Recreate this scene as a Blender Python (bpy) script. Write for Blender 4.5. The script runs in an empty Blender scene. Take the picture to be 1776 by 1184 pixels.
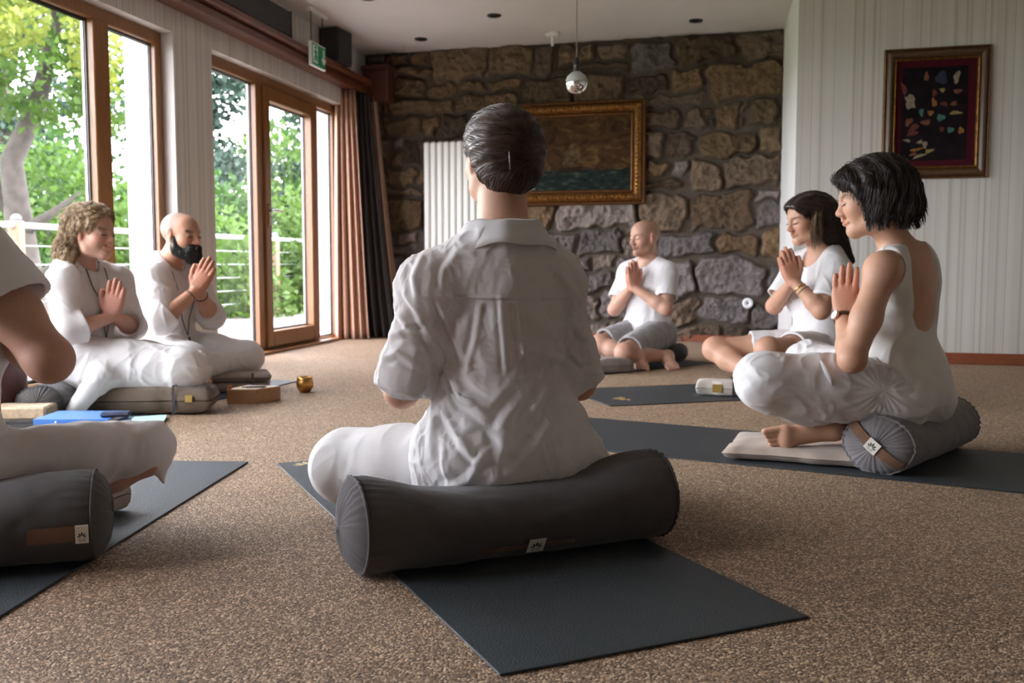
import bpy, math, random
import numpy as np
from mathutils import Vector, Matrix
from mathutils.kdtree import KDTree
random.seed(7); np.random.seed(7)
R = math.radians
SC = bpy.context.scene
COL = SC.collection

# ---------------------------------------------------------------- camera
F_PX, CAM_H, PITCH = 1700.0, 0.66, math.atan(135 / 1700.0)
cam_d = bpy.data.cameras.new('camera')
cam_d.sensor_width = 36.0
cam_d.lens = 36.0 * F_PX / 1776.0
cam_d.clip_start, cam_d.clip_end = 0.05, 300
cam_d.dof.use_dof = True
cam_d.dof.focus_distance = 2.35
cam_d.dof.aperture_fstop = 5.6
cam = bpy.data.objects.new('camera', cam_d)
cam.location = (0, 0, CAM_H)
cam.rotation_euler = (math.pi / 2 - PITCH, 0, 0)
COL.objects.link(cam)
SC.camera = cam

# ---------------------------------------------------------------- colour, exposure, world
SC.view_settings.view_transform = 'Standard'
SC.view_settings.look = 'None'
SC.view_settings.gamma = 1.0
SC.view_settings.exposure = 1.0
SC.view_settings.use_curve_mapping = False
SC.cycles.use_denoising = True
SC.cycles.max_bounces = 10
SC.cycles.diffuse_bounces = 6
SC.cycles.transparent_max_bounces = 16
SC.cycles.sample_clamp_indirect = 6.0

world = bpy.data.worlds.new('overcast_sky'); SC.world = world
world.use_nodes = True
wn = world.node_tree; wn.nodes.clear()
w_out = wn.nodes.new('ShaderNodeOutputWorld'); w_bg = wn.nodes.new('ShaderNodeBackground')
w_tc = wn.nodes.new('ShaderNodeTexCoord'); w_sep = wn.nodes.new('ShaderNodeSeparateXYZ'); w_rmp = wn.nodes.new('ShaderNodeValToRGB')
wn.links.new(w_tc.outputs['Generated'], w_sep.inputs[0]); wn.links.new(w_sep.outputs['Z'], w_rmp.inputs[0])
w_rmp.color_ramp.elements[0].position = 0.0; w_rmp.color_ramp.elements[0].color = (0.88, 0.86, 0.97, 1)
w_rmp.color_ramp.elements[1].position = 0.7; w_rmp.color_ramp.elements[1].color = (0.91, 0.88, 1.0, 1)
wn.links.new(w_rmp.outputs[0], w_bg.inputs[0]); w_bg.inputs[1].default_value = 11.0
wn.links.new(w_bg.outputs[0], w_out.inputs[0])

def add_sun(rot, energy, angle, color):
    d = bpy.data.lights.new('sun', 'SUN'); d.energy = energy; d.angle = angle; d.color = color
    o = bpy.data.objects.new('sun', d); o.rotation_euler = rot; COL.objects.link(o); return o
# hazy sun from behind the house: lights the garden, never falls into the room
add_sun((R(38), 0, R(112)), 3.0, R(8), (1.0, 0.93, 0.80))

# ---------------------------------------------------------------- scene graph helpers
def tag(o, label=None, cat=None, group=None, kind=None):
    if label: o['label'] = label
    if cat: o['category'] = cat
    if group: o['group'] = group
    if kind: o['kind'] = kind
    return o

def empty(name, loc=(0, 0, 0), label=None, cat=None, group=None):
    o = bpy.data.objects.new(name, None); o.location = loc; o.empty_display_size = 0.05
    COL.objects.link(o); return tag(o, label, cat, group)

def link(name, me, mat, parent=None, smooth=False):
    """One mesh object; vertices are given in world space and kept there under a translated parent."""
    for m in (mat if isinstance(mat, (list, tuple)) else [mat]):
        me.materials.append(m)
    if smooth and len(me.polygons):
        me.polygons.foreach_set('use_smooth', np.ones(len(me.polygons), dtype=bool))
    o = bpy.data.objects.new(name, me); COL.objects.link(o)
    if parent is not None:
        o.parent = parent
        root = parent
        off = Vector((0, 0, 0))
        while root is not None:
            off += root.location; root = root.parent
        o.location = -off if parent.parent is None or True else (0, 0, 0)
        if parent.type == 'MESH':          # sub-part: the chain above already cancels
            o.location = Vector((0, 0, 0)) - off
    me.update()
    return o

def mesh(name, V, Fc, mat, parent=None, smooth=False):
    me = bpy.data.meshes.new(name)
    if isinstance(V, np.ndarray) and isinstance(Fc, np.ndarray):
        nv, nf, k = len(V), len(Fc), Fc.shape[1]
        me.vertices.add(nv); me.vertices.foreach_set('co', np.ascontiguousarray(V, dtype=np.float32).ravel())
        me.loops.add(nf * k); me.loops.foreach_set('vertex_index', np.ascontiguousarray(Fc, dtype=np.int32).ravel())
        me.polygons.add(nf); me.polygons.foreach_set('loop_start', np.arange(0, nf * k, k, dtype=np.int32))
        me.update(calc_edges=True)
    else:
        me.from_pydata([tuple(map(float, v)) for v in V], [], [tuple(int(i) for i in f) for f in Fc])
    return link(name, me, mat, parent, smooth)

class MB:
    """Collects boxes, tubes, lathes and grids; build() links them as one mesh object."""
    def __init__(self, M=None):
        self.V, self.F, self.M = [], [], M
    def add(self, V, Fc):
        n = len(self.V)
        for v in V:
            v = Vector(v)
            self.V.append(self.M @ v if self.M is not None else v)
        self.F += [tuple(i + n for i in f) for f in Fc]
        return self
    def box(self, x0, x1, y0, y1, z0, z1, b=0.0, rot=None):
        if b <= 0:
            V = [(x, y, z) for z in (z0, z1) for y in (y0, y1) for x in (x0, x1)]
            Fc = [(0, 2, 3, 1), (4, 5, 7, 6), (0, 1, 5, 4), (2, 6, 7, 3), (0, 4, 6, 2), (1, 3, 7, 5)]
            return self.add([rot @ Vector(v) for v in V] if rot is not None else V, Fc)
        # bevelled: three rectangles per axis
        X, Y, Z = (x0, x1), (y0, y1), (z0, z1)
        V, idx = [], {}
        for i in (0, 1):
            for j in (0, 1):
                for k in (0, 1):
                    sx, sy, sz = (1, -1)[i], (1, -1)[j], (1, -1)[k]
                    for a in range(3):
                        p = [X[i] + sx * b, Y[j] + sy * b, Z[k] + sz * b]
                        p[a] = (X[i], Y[j], Z[k])[a]
                        idx[(i, j, k, a)] = len(V); V.append(rot @ Vector(p) if rot is not None else p)
        I = lambda i, j, k, a: idx[(i, j, k, a)]
        Fc = []
        for i in (0, 1):
            q = [I(i, 0, 0, 0), I(i, 1, 0, 0), I(i, 1, 1, 0), I(i, 0, 1, 0)]; Fc.append(q if i else q[::-1])
            q = [I(0, i, 0, 1), I(0, i, 1, 1), I(1, i, 1, 1), I(1, i, 0, 1)]; Fc.append(q if i else q[::-1])
            q = [I(0, 0, i, 2), I(1, 0, i, 2), I(1, 1, i, 2), I(0, 1, i, 2)]; Fc.append(q if i else q[::-1])
        for j in (0, 1):
            for k in (0, 1):
                Fc.append([I(0, j, k, 1), I(1, j, k, 1), I(1, j, k, 2), I(0, j, k, 2)])
                Fc.append([I(j, 0, k, 0), I(j, 1, k, 0), I(j, 1, k, 2), I(j, 0, k, 2)])
                Fc.append([I(j, k, 0, 0), I(j, k, 1, 0), I(j, k, 1, 1), I(j, k, 0, 1)])
        for i in (0, 1):
            for j in (0, 1):
                for k in (0, 1):
                    Fc.append([I(i, j, k, 0), I(i, j, k, 1), I(i, j, k, 2)])
        return self.add(V, Fc)
    def tube(self, pts, rad, n=8, cap=True):
        pts = [Vector(p) for p in pts]
        rr = rad if isinstance(rad, (list, tuple)) else [rad] * len(pts)
        V, Fc = [], []
        up = None
        for i, p in enumerate(pts):
            t = (pts[min(i + 1, len(pts) - 1)] - pts[max(i - 1, 0)]).normalized()
            if up is None:
                up = Vector((0, 0, 1)) if abs(t.z) < 0.9 else Vector((1, 0, 0))
            a = t.cross(up).normalized(); b_ = a.cross(t).normalized(); up = b_
            for k in range(n):
                w = 2 * math.pi * k / n
                V.append(p + (a * math.cos(w) + b_ * math.sin(w)) * rr[i])
        for i in range(len(pts) - 1):
            for k in range(n):
                Fc.append((i * n + k, i * n + (k + 1) % n, (i + 1) * n + (k + 1) % n, (i + 1) * n + k))
        if cap:
            Fc.append(tuple(range(n - 1, -1, -1))); m = (len(pts) - 1) * n
            Fc.append(tuple(m + k for k in range(n)))
        return self.add(V, Fc)
    def lathe(self, prof, c=(0, 0, 0), n=32, rot=None):
        V, Fc = [], []
        for r, z in prof:
            for k in range(n):
                w = 2 * math.pi * k / n
                p = Vector((r * math.cos(w), r * math.sin(w), z))
                V.append((rot @ p if rot is not None else p) + Vector(c))
        for i in range(len(prof) - 1):
            for k in range(n):
                Fc.append((i * n + k, i * n + (k + 1) % n, (i + 1) * n + (k + 1) % n, (i + 1) * n + k))
        return self.add(V, Fc)
    def grid(self, fn, nu, nv, closed_u=False):
        V = [fn(i / (nu if closed_u else nu - 1), j / (nv - 1)) for j in range(nv) for i in range(nu)]
        Fc = []
        for j in range(nv - 1):
            for i in range(nu if closed_u else nu - 1):
                i2 = (i + 1) % nu
                Fc.append((j * nu + i, j * nu + i2, (j + 1) * nu + i2, (j + 1) * nu + i))
        return self.add(V, Fc)
    def poly(self, pts, z0, z1):
        n = len(pts)
        V = [(x, y, z0) for x, y in pts] + [(x, y, z1) for x, y in pts]
        Fc = [tuple(range(n - 1, -1, -1)), tuple(range(n, 2 * n))] + [(i, (i + 1) % n, n + (i + 1) % n, n + i) for i in range(n)]
        return self.add(V, Fc)
    def build(self, name, mat, parent=None, smooth=False):
        return mesh(name, self.V, self.F, mat, parent, smooth)

def frame_matrix(o, x, y, z=None):
    x = Vector(x).normalized(); y = Vector(y).normalized()
    z = x.cross(y) if z is None else Vector(z)
    M = Matrix.Identity(4)
    for i in range(3):
        M[i][0], M[i][1], M[i][2], M[i][3] = x[i], y[i], z[i], o[i]
    return M

# ---------------------------------------------------------------- materials
def nmat(name, color, rough=0.6, metal=0.0, spec=0.5, sheen=0.0, sss=0.0, trans=0.0, coat=0.0):
    m = bpy.data.materials.new(name); m.use_nodes = True
    nt = m.node_tree; b = nt.nodes['Principled BSDF']
    b.inputs['Base Color'].default_value = (*color, 1); b.inputs['Roughness'].default_value = rough
    b.inputs['Metallic'].default_value = metal; b.inputs['Specular IOR Level'].default_value = spec
    b.inputs['Sheen Weight'].default_value = sheen; b.inputs['Transmission Weight'].default_value = trans
    b.inputs['Coat Weight'].default_value = coat
    if sss:
        b.inputs['Subsurface Weight'].default_value = sss
        b.inputs['Subsurface Radius'].default_value = (1.0, 0.35, 0.18); b.inputs['Subsurface Scale'].default_value = 0.012
    return m, nt, b

def N(nt, typ, **kw):
    n = nt.nodes.new('ShaderNode' + typ)
    for k, v in kw.items():
        if k.startswith('i_'):
            n.inputs[k[2:].replace('_', ' ')].default_value = v
        else:
            setattr(n, k, v)
    return n

def ramp(nt, fac, stops):
    r = nt.nodes.new('ShaderNodeValToRGB')
    e = r.color_ramp.elements
    while len(e) > 1: e.remove(e[-1])
    e[0].position, e[0].color = stops[0][0], (*stops[0][1], 1)
    for p, c in stops[1:]:
        x = e.new(p); x.color = (*c, 1)
    nt.links.new(fac, r.inputs[0]); return r.outputs[0]

def obj_coord(nt, scale=(1, 1, 1), rot=(0, 0, 0)):
    tc = N(nt, 'TexCoord'); mp = N(nt, 'Mapping'); mp.inputs['Scale'].default_value = scale; mp.inputs['Rotation'].default_value = rot
    nt.links.new(tc.outputs['Object'], mp.inputs[0]); return mp.outputs[0]

def bump(nt, b, h, strength=0.3, dist=0.002):
    bp = N(nt, 'Bump'); bp.inputs['Strength'].default_value = strength; bp.inputs['Distance'].default_value = dist
    nt.links.new(h, bp.inputs['Height']); nt.links.new(bp.outputs[0], b.inputs['Normal'])

def plain(name, color, rough=0.6, noise=0.0, nscale=20, bmp=0.0, bscale=80, **kw):
    m, nt, b = nmat(name, color, rough, **kw)
    if noise:
        t = N(nt, 'TexNoise'); t.inputs['Scale'].default_value = nscale; t.inputs['Detail'].default_value = 5
        nt.links.new(obj_coord(nt), t.inputs['Vector'])
        lo = tuple(c * (1 - noise) for c in color); hi = tuple(min(1, c * (1 + noise)) for c in color)
        nt.links.new(ramp(nt, t.outputs['Fac'], [(0.3, lo), (0.7, hi)]), b.inputs['Base Color'])
    if bmp:
        t = N(nt, 'TexNoise'); t.inputs['Scale'].default_value = bscale; t.inputs['Detail'].default_value = 3
        nt.links.new(obj_coord(nt), t.inputs['Vector']); bump(nt, b, t.outputs['Fac'], bmp)
    return m

def cloth(name, color, rough=0.9, weave=900, var=0.05, strength=0.25, crumple=0.0, translucent=0.0):
    m, nt, b = nmat(name, color, rough, sheen=0.15, spec=0.2)
    co = obj_coord(nt)
    w1 = N(nt, 'TexNoise'); w1.inputs['Scale'].default_value = weave; w1.inputs['Detail'].default_value = 1
    nt.links.new(co, w1.inputs['Vector'])
    n2 = N(nt, 'TexNoise'); n2.inputs['Scale'].default_value = 22; n2.inputs['Detail'].default_value = 6
    nt.links.new(co, n2.inputs['Vector'])
    lo = tuple(c * (1 - var) for c in color); hi = tuple(min(1, c * (1 + var)) for c in color)
    nt.links.new(ramp(nt, n2.outputs['Fac'], [(0.3, lo), (0.7, hi)]), b.inputs['Base Color'])
    add = N(nt, 'Math', operation='MULTIPLY_ADD'); nt.links.new(n2.outputs['Fac'], add.inputs[0]); add.inputs[1].default_value = crumple
    nt.links.new(w1.outputs['Fac'], add.inputs[2])
    bump(nt, b, add.outputs[0], strength, 0.003)
    if translucent:
        tr = N(nt, 'BsdfTranslucent'); tr.inputs[0].default_value = (*color, 1)
        mx = N(nt, 'MixShader'); mx.inputs[0].default_value = translucent
        nt.links.new(b.outputs[0], mx.inputs[1]); nt.links.new(tr.outputs[0], mx.inputs[2])
        nt.links.new(mx.outputs[0], nt.nodes['Material Output'].inputs[0])
    return m

def wood(name, c1, c2, rough=0.45, axis='Z', scale=6):
    m, nt, b = nmat(name, c1, rough)
    sc = {'X': (1, 14, 14), 'Y': (14, 1, 14), 'Z': (14, 14, 1)}[axis]
    t = N(nt, 'TexNoise'); t.inputs['Scale'].default_value = scale; t.inputs['Detail'].default_value = 6; t.inputs['Roughness'].default_value = 0.65
    nt.links.new(obj_coord(nt, sc), t.inputs['Vector'])
    nt.links.new(ramp(nt, t.outputs['Fac'], [(0.3, c1), (0.7, c2)]), b.inputs['Base Color'])
    bump(nt, b, t.outputs['Fac'], 0.1)
    return m

M = {}
M['white_paint'] = plain('white_paint', (0.78, 0.77, 0.75), 0.7, 0.03, 3)
M['ceiling'] = plain('ceiling_paint', (0.66, 0.62, 0.58), 0.85, 0.03, 2, 0.05, 60)
M['frame_wood'] = wood('oiled_larch', (0.185, 0.072, 0.020), (0.285, 0.128, 0.040), 0.32)
M['rail_wood'] = wood('dark_rail_wood', (0.09, 0.026, 0.013), (0.15, 0.05, 0.022), 0.3, 'X')
M['base_wood'] = wood('baseboard_wood', (0.20, 0.055, 0.025), (0.30, 0.09, 0.04), 0.4, 'X')
M['black_plastic'] = plain('black_plastic', (0.02, 0.02, 0.022), 0.45, 0, bmp=0.05, bscale=300)
M['black_mesh'] = plain('black_grille', (0.015, 0.015, 0.018), 0.6, 0.5, 400, 0.3, 700)
M['metal'] = plain('brushed_steel', (0.6, 0.6, 0.6), 0.25, metal=1.0)
M['dark_metal'] = plain('dark_metal', (0.05, 0.045, 0.04), 0.4, metal=0.6)
M['rail_metal'] = plain('white_tube', (0.40, 0.41, 0.43), 0.35)
M['radiator'] = plain('radiator_enamel', (0.80, 0.79, 0.74), 0.35)
def glass_mat():
    m = bpy.data.materials.new('window_glass'); m.use_nodes = True; nt = m.node_tree; nt.nodes.clear()
    o = N(nt, 'OutputMaterial'); tr = N(nt, 'BsdfTransparent'); gl = N(nt, 'BsdfGlossy'); fr = N(nt, 'LayerWeight'); pw = N(nt, 'Math', operation='POWER'); pw.inputs[1].default_value = 5.0; ma = N(nt, 'Math', operation='MULTIPLY_ADD'); ma.inputs[1].default_value = 0.6; ma.inputs[2].default_value = 0.015; mx = N(nt, 'MixShader')
    tr.inputs[0].default_value = (0.97, 0.985, 0.975, 1); gl.inputs['Roughness'].default_value = 0.0
    nt.links.new(fr.outputs['Facing'], pw.inputs[0]); nt.links.new(pw.outputs[0], ma.inputs[0]); nt.links.new(ma.outputs[0], mx.inputs[0]); nt.links.new(tr.outputs[0], mx.inputs[1]); nt.links.new(gl.outputs[0], mx.inputs[2])
    nt.links.new(mx.outputs[0], o.inputs[0]); return m
M['glass'] = glass_mat()

def carpet_mat():
    m, nt, b = nmat('carpet_loops', (0.25, 0.17, 0.11), 0.6, sheen=0.38, spec=0.38)
    b.inputs['Sheen Roughness'].default_value = 0.35; b.inputs['Sheen Tint'].default_value = (1.0, 0.76, 0.56, 1)
    co = obj_coord(nt)
    v = N(nt, 'TexVoronoi'); v.inputs['Scale'].default_value = 250; nt.links.new(co, v.inputs['Vector'])
    n = N(nt, 'TexNoise'); n.inputs['Scale'].default_value = 6; n.inputs['Detail'].default_value = 4; nt.links.new(co, n.inputs['Vector'])
    sep = N(nt, 'SeparateColor'); nt.links.new(v.outputs['Color'], sep.inputs[0])
    c = ramp(nt, sep.outputs[0], [(0.0, (0.022, 0.012, 0.007)), (0.3, (0.095, 0.050, 0.025)), (0.62, (0.27, 0.155, 0.082)), (0.85, (0.50, 0.325, 0.19)), (1.0, (0.82, 0.62, 0.42))])
    mx = N(nt, 'Mix', data_type='RGBA', blend_type='MULTIPLY'); mx.inputs['Factor'].default_value = 1.0
    nt.links.new(c, mx.inputs['A']); nt.links.new(ramp(nt, n.outputs['Fac'], [(0.3, (0.86, 0.86, 0.86)), (0.7, (1, 1, 1))]), mx.inputs['B'])
    nt.links.new(mx.outputs['Result'], b.inputs['Base Color'])
    bump(nt, b, v.outputs['Distance'], 0.9, 0.004)
    bp = [x for x in nt.nodes if x.type == 'BUMP'][0]; bp.invert = True
    return m
M['carpet'] = carpet_mat()

def stripe_wall_mat(name, along):
    """Cream wallpaper printed with fine vertical lines of uneven spacing."""
    m, nt, b = nmat(name, (0.6, 0.57, 0.52), 0.75)
    tc = N(nt, 'TexCoord'); dot = N(nt, 'VectorMath', operation='DOT_PRODUCT'); dot.inputs[1].default_value = along
    nt.links.new(tc.outputs['Object'], dot.inputs[0])
    t1 = N(nt, 'TexNoise', noise_dimensions='1D'); t1.inputs['Scale'].default_value = 9; t1.inputs['Detail'].default_value = 1
    t2 = N(nt, 'TexNoise', noise_dimensions='1D'); t2.inputs['Scale'].default_value = 34; t2.inputs['Detail'].default_value = 2
    for t in (t1, t2): nt.links.new(dot.outputs['Value'], t.inputs['W'])
    c1 = ramp(nt, t1.outputs['Fac'], [(0.35, (0.60, 0.565, 0.52)), (0.5, (0.65, 0.62, 0.575)), (0.65, (0.60, 0.56, 0.52))])
    c2 = ramp(nt, t2.outputs['Fac'], [(0.36, (0.80, 0.77, 0.75)), (0.42, (1, 1, 1)), (0.62, (1, 1, 1)), (0.66, (0.86, 0.83, 0.80)), (0.7, (1, 1, 1))])
    mx = N(nt, 'Mix', data_type='RGBA', blend_type='MULTIPLY'); mx.inputs['Factor'].default_value = 1.0
    nt.links.new(c1, mx.inputs['A']); nt.links.new(c2, mx.inputs['B'])
    nt.links.new(mx.outputs['Result'], b.inputs['Base Color'])
    return m

def attr_mat(name, attr, rough=0.85, bscale=60, bstr=0.4, bdist=0.006, var=0.25, sss=0.0, spec=0.3):
    m, nt, b = nmat(name, (0.5, 0.5, 0.5), rough, sss=sss, spec=spec)
    a = N(nt, 'Attribute', attribute_name=attr)
    t = N(nt, 'TexNoise'); t.inputs['Scale'].default_value = bscale; t.inputs['Detail'].default_value = 6
    nt.links.new(obj_coord(nt), t.inputs['Vector'])
    mx = N(nt, 'Mix', data_type='RGBA', blend_type='MULTIPLY'); mx.inputs['Factor'].default_value = 1.0
    nt.links.new(a.outputs['Color'], mx.inputs['A'])
    nt.links.new(ramp(nt, t.outputs['Fac'], [(0.3, (1 - var,) * 3), (0.7, (1, 1, 1))]), mx.inputs['B'])
    nt.links.new(mx.outputs['Result'], b.inputs['Base Color'])
    if bstr: bump(nt, b, t.outputs['Fac'], bstr, bdist)
    return m

def set_attr(o, name, cols):
    a = o.data.color_attributes.new(name, 'FLOAT_COLOR', 'POINT')
    c = np.ones((len(cols), 4), dtype=np.float32); c[:, :3] = cols
    a.data.foreach_set('color', c.ravel())

# ---------------------------------------------------------------- numpy noise
def _h(ix, iy, iz, s):
    n = (ix.astype(np.int64) * 374761393 + iy.astype(np.int64) * 668265263 + iz.astype(np.int64) * 2147483647 + s * 974634777) & 0xffffffff
    n = ((n ^ (n >> 13)) * 1274126177) & 0xffffffff
    return ((n ^ (n >> 16)) & 0xffff).astype(np.float64) / 65535.0
def vnoise(P, seed=0):
    P = np.asarray(P, float); i = np.floor(P).astype(np.int64); f = P - i; u = f * f * f * (f * (f * 6 - 15) + 10)
    r = 0
    for dx in (0, 1):
        wx = u[:, 0] if dx else 1 - u[:, 0]
        for dy in (0, 1):
            wy = u[:, 1] if dy else 1 - u[:, 1]
            for dz in (0, 1):
                wz = u[:, 2] if dz else 1 - u[:, 2]
                r = r + wx * wy * wz * _h(i[:, 0] + dx, i[:, 1] + dy, i[:, 2] + dz, seed)
    return r * 2 - 1
def fbm(P, o=3, seed=0):
    r = 0; a = 0.5
    for k in range(o):
        r = r + a * vnoise(P * (2 ** k), seed + k * 17); a *= 0.5
    return r

# ================================================================ THE ROOM
CEIL = 2.57
LW_O = Vector((-3.239, 0, 0)); LW_D = Vector((0.2008, 0.9796, 0)); LW_N = Vector((-0.9796, 0.2008, 0))
LWM = frame_matrix(LW_O, LW_D, LW_N, (0, 0, 1))          # local x runs along the window wall, y outwards
def lwp(s, o, z): return LWM @ Vector((s, o, z))

SW0 = np.array([-1.36, 9.20]); SW1 = np.array([2.222, 8.18])
sw_d = (SW1 - SW0) / np.linalg.norm(SW1 - SW0); sw_n = np.array([sw_d[1], -sw_d[0]])      # towards the room
SW_L = float(np.linalg.norm(SW1 - SW0))
def swp(t, o, z): p = SW0 + sw_d * t + sw_n * o; return Vector((p[0], p[1], z))
SWM = frame_matrix((SW0[0], SW0[1], 0), (sw_d[0], sw_d[1], 0), (sw_n[0], sw_n[1], 0), (0, 0, 1))
# the papered wall stands forward of the stone wall; parallel to it
RET = np.array([LW_D.x, LW_D.y])
PW0 = SW1 - RET * 1.48
PWM = frame_matrix((PW0[0], PW0[1], 0), (sw_d[0], sw_d[1], 0), (sw_n[0], sw_n[1], 0), (0, 0, 1))
PW_L = 3.2
PW1 = PW0 + sw_d * PW_L
REAR = -3.2

def structure(o): o['kind'] = 'structure'; return o

# floor: carpet as a slab
fl = MB(); fl.box(-6.5, 7.5, REAR - 0.3, 9.9, -0.08, 0.0)
FV = [(-3.239 + 0.205 * (REAR - 0.3) - 0.02, REAR - 0.3), (7.0, REAR - 0.3), (7.0, 9.4), (-1.32, 9.4)]
fl = MB(); fl.poly(FV, -0.08, 0.0)
structure(fl.build('floor', M['carpet']))
ce = MB(); ce.poly([(-4.6, REAR - 0.4), (7.0, REAR - 0.4), (7.0, 9.8), (-2.0, 9.8)], CEIL, CEIL + 0.25)
structure(ce.build('ceiling', M['ceiling']))

# window wall
T = 0.30
OPEN = [(0.95, 6.08), (6.54, 8.84)]  # first opening stretched nearer, out of view, to admit more light from the left
HEAD = 2.03
lw = MB(LWM); x = -3.5
for a, b in OPEN:
    lw.box(x, a, 0, T, 0, HEAD); x = b
lw.box(x, 9.75, 0, T, 0, HEAD)
lw.box(-3.5, 9.75, 0, T, HEAD, CEIL)
M['paper_left'] = stripe_wall_mat('striped_paper_left', tuple(LW_D))
structure(lw.build('wall_left', M['paper_left']))
# white render lining the openings on the garden side
lin = MB(LWM)
for a, b in OPEN:
    lin.box(b - 0.012, b, 0.145, T + 0.02, 0, HEAD); lin.box(a, a + 0.012, 0.145, T + 0.02, 0, HEAD); lin.box(a, b, 0.145, T + 0.02, HEAD - 0.012, HEAD)
M['reveal'] = plain('white_render', (0.62, 0.64, 0.62), 0.8)
structure(lin.build('trim_4', M['reveal']))

def s_at(u, o):
    """distance along the window wall (offset o outwards) seen in image column u"""
    k = (u - 888) / F_PX
    # camera pitch changes the column only slightly at these heights
    ax, ay = LW_O.x + LW_N.x * o, LW_N.y * o
    return (k * ay - ax) / (LW_D.x - k * LW_D.y)

def window_set(name, a, b, mull, door_leaf=None, bottom=0.07):
    """fixed frame, mullions and panes of one opening, oiled wood"""
    o0, o1 = 0.075, 0.145
    e = None
    f = MB(LWM)
    f.box(a, a + 0.07, o0, o1, 0, HEAD, 0.006); f.box(b - 0.07, b, o0, o1, 0, HEAD, 0.006)
    f.box(a + 0.07, b - 0.07, o0, o1, HEAD - 0.075, HEAD, 0.006); f.box(a + 0.07, b - 0.07, o0, o1, 0, bottom, 0.006)
    for c, w in mull:
        f.box(c - w / 2, c + w / 2, o0 - 0.012, o1, bottom, HEAD - 0.075, 0.006)
    root = structure(f.build(name, M['frame_wood']))
    xs = [a + 0.07] + [v for c, w in mull for v in (c - w / 2, c + w / 2)] + [b - 0.07]
    for i in range(0, len(xs), 2):
        if door_leaf is not None and i == door_leaf * 2:
            lo, hi = xs[i] + 0.004, xs[i + 1] - 0.004
            l = MB(LWM); q0, q1 = o0 - 0.03, o1 - 0.01
            l.box(lo, lo + 0.095, q0, q1, bottom + 0.004, HEAD - 0.08, 0.006); l.box(hi - 0.095, hi, q0, q1, bottom + 0.004, HEAD - 0.08, 0.006)
            l.box(lo + 0.095, hi - 0.095, q0, q1, HEAD - 0.175, HEAD - 0.08, 0.006); l.box(lo + 0.095, hi - 0.095, q0, q1, bottom + 0.004, bottom + 0.12, 0.006)
            leaf = l.build('door_leaf', M['frame_wood'], root)
            h = MB(LWM)
            h.box(lo + 0.03, lo + 0.06, q0 - 0.008, q0, 0.93, 1.10, 0.003)
            h.tube([(lo + 0.045, q0 - 0.005, 1.05), (lo + 0.045, q0 - 0.05, 1.05), (lo + 0.06, q0 - 0.055, 1.05), (lo + 0.16, q0 - 0.055, 1.05)], 0.009)
            h.build('door_handle', M['metal'], leaf, True)
            g = MB(LWM); g.box(lo + 0.095, hi - 0.095, 0.09, 0.096, bottom + 0.12, HEAD - 0.175); g.build('pane', M['glass'], leaf)
        else:
            g = MB(LWM); g.box(xs[i], xs[i + 1], 0.10, 0.106, bottom, HEAD - 0.075); g.build('pane', M['glass'], root)
        # pale spacer bar and dark rubber gasket round the pane, on the garden side
        lo_, hi_, z0_, z1_ = (lo + .095, hi - .095, bottom + .12, HEAD - .175) if (door_leaf is not None and i == door_leaf * 2) else (xs[i], xs[i + 1], bottom, HEAD - .075)
        par = leaf if (door_leaf is not None and i == door_leaf * 2) else root
        for nm_, a0, a1, q0_, q1_, mt_ in (('gasket', 0.0, .010, .107, .118, M['black_plastic']), ('spacer_bar', .0, .016, .119, .126, M['metal'])):
            k_ = MB(LWM); k_.box(lo_ + a0, lo_ + a1, q0_, q1_, z0_, z1_); k_.box(hi_ - a1, hi_ - a0, q0_, q1_, z0_, z1_); k_.box(lo_, hi_, q0_, q1_, z1_ - a1, z1_ - a0); k_.box(lo_, hi_, q0_, q1_, z0_ + a0, z0_ + a1)
            k_.build(nm_, mt_, par)
    return root
m1 = s_at(186, 0.08)
window_set('window_1', 0.95, 6.08, [(m1, 0.135), (m1 - 1.2, 0.135), (m1 - 2.4, 0.135), (m1 - 3.5, 0.135)])
d1, d2 = s_at(452, 0.08), s_at(549, 0.08)
window_set('door_1', 6.54, 8.84, [(d1, 0.09), (d2, 0.07)], door_leaf=1, bottom=0.035)

# daylight is sampled through the two openings
for a, b in OPEN:
    d = bpy.data.lights.new('window_portal', 'AREA'); d.shape = 'RECTANGLE'; d.size = b - a; d.size_y = HEAD; d.cycles.is_portal = True
    o = bpy.data.objects.new('window_portal', d); COL.objects.link(o)
    o.matrix_world = frame_matrix(lwp((a + b) / 2, T + 0.03, HEAD / 2), -LW_D, (0, 0, 1), LW_N)

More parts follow.
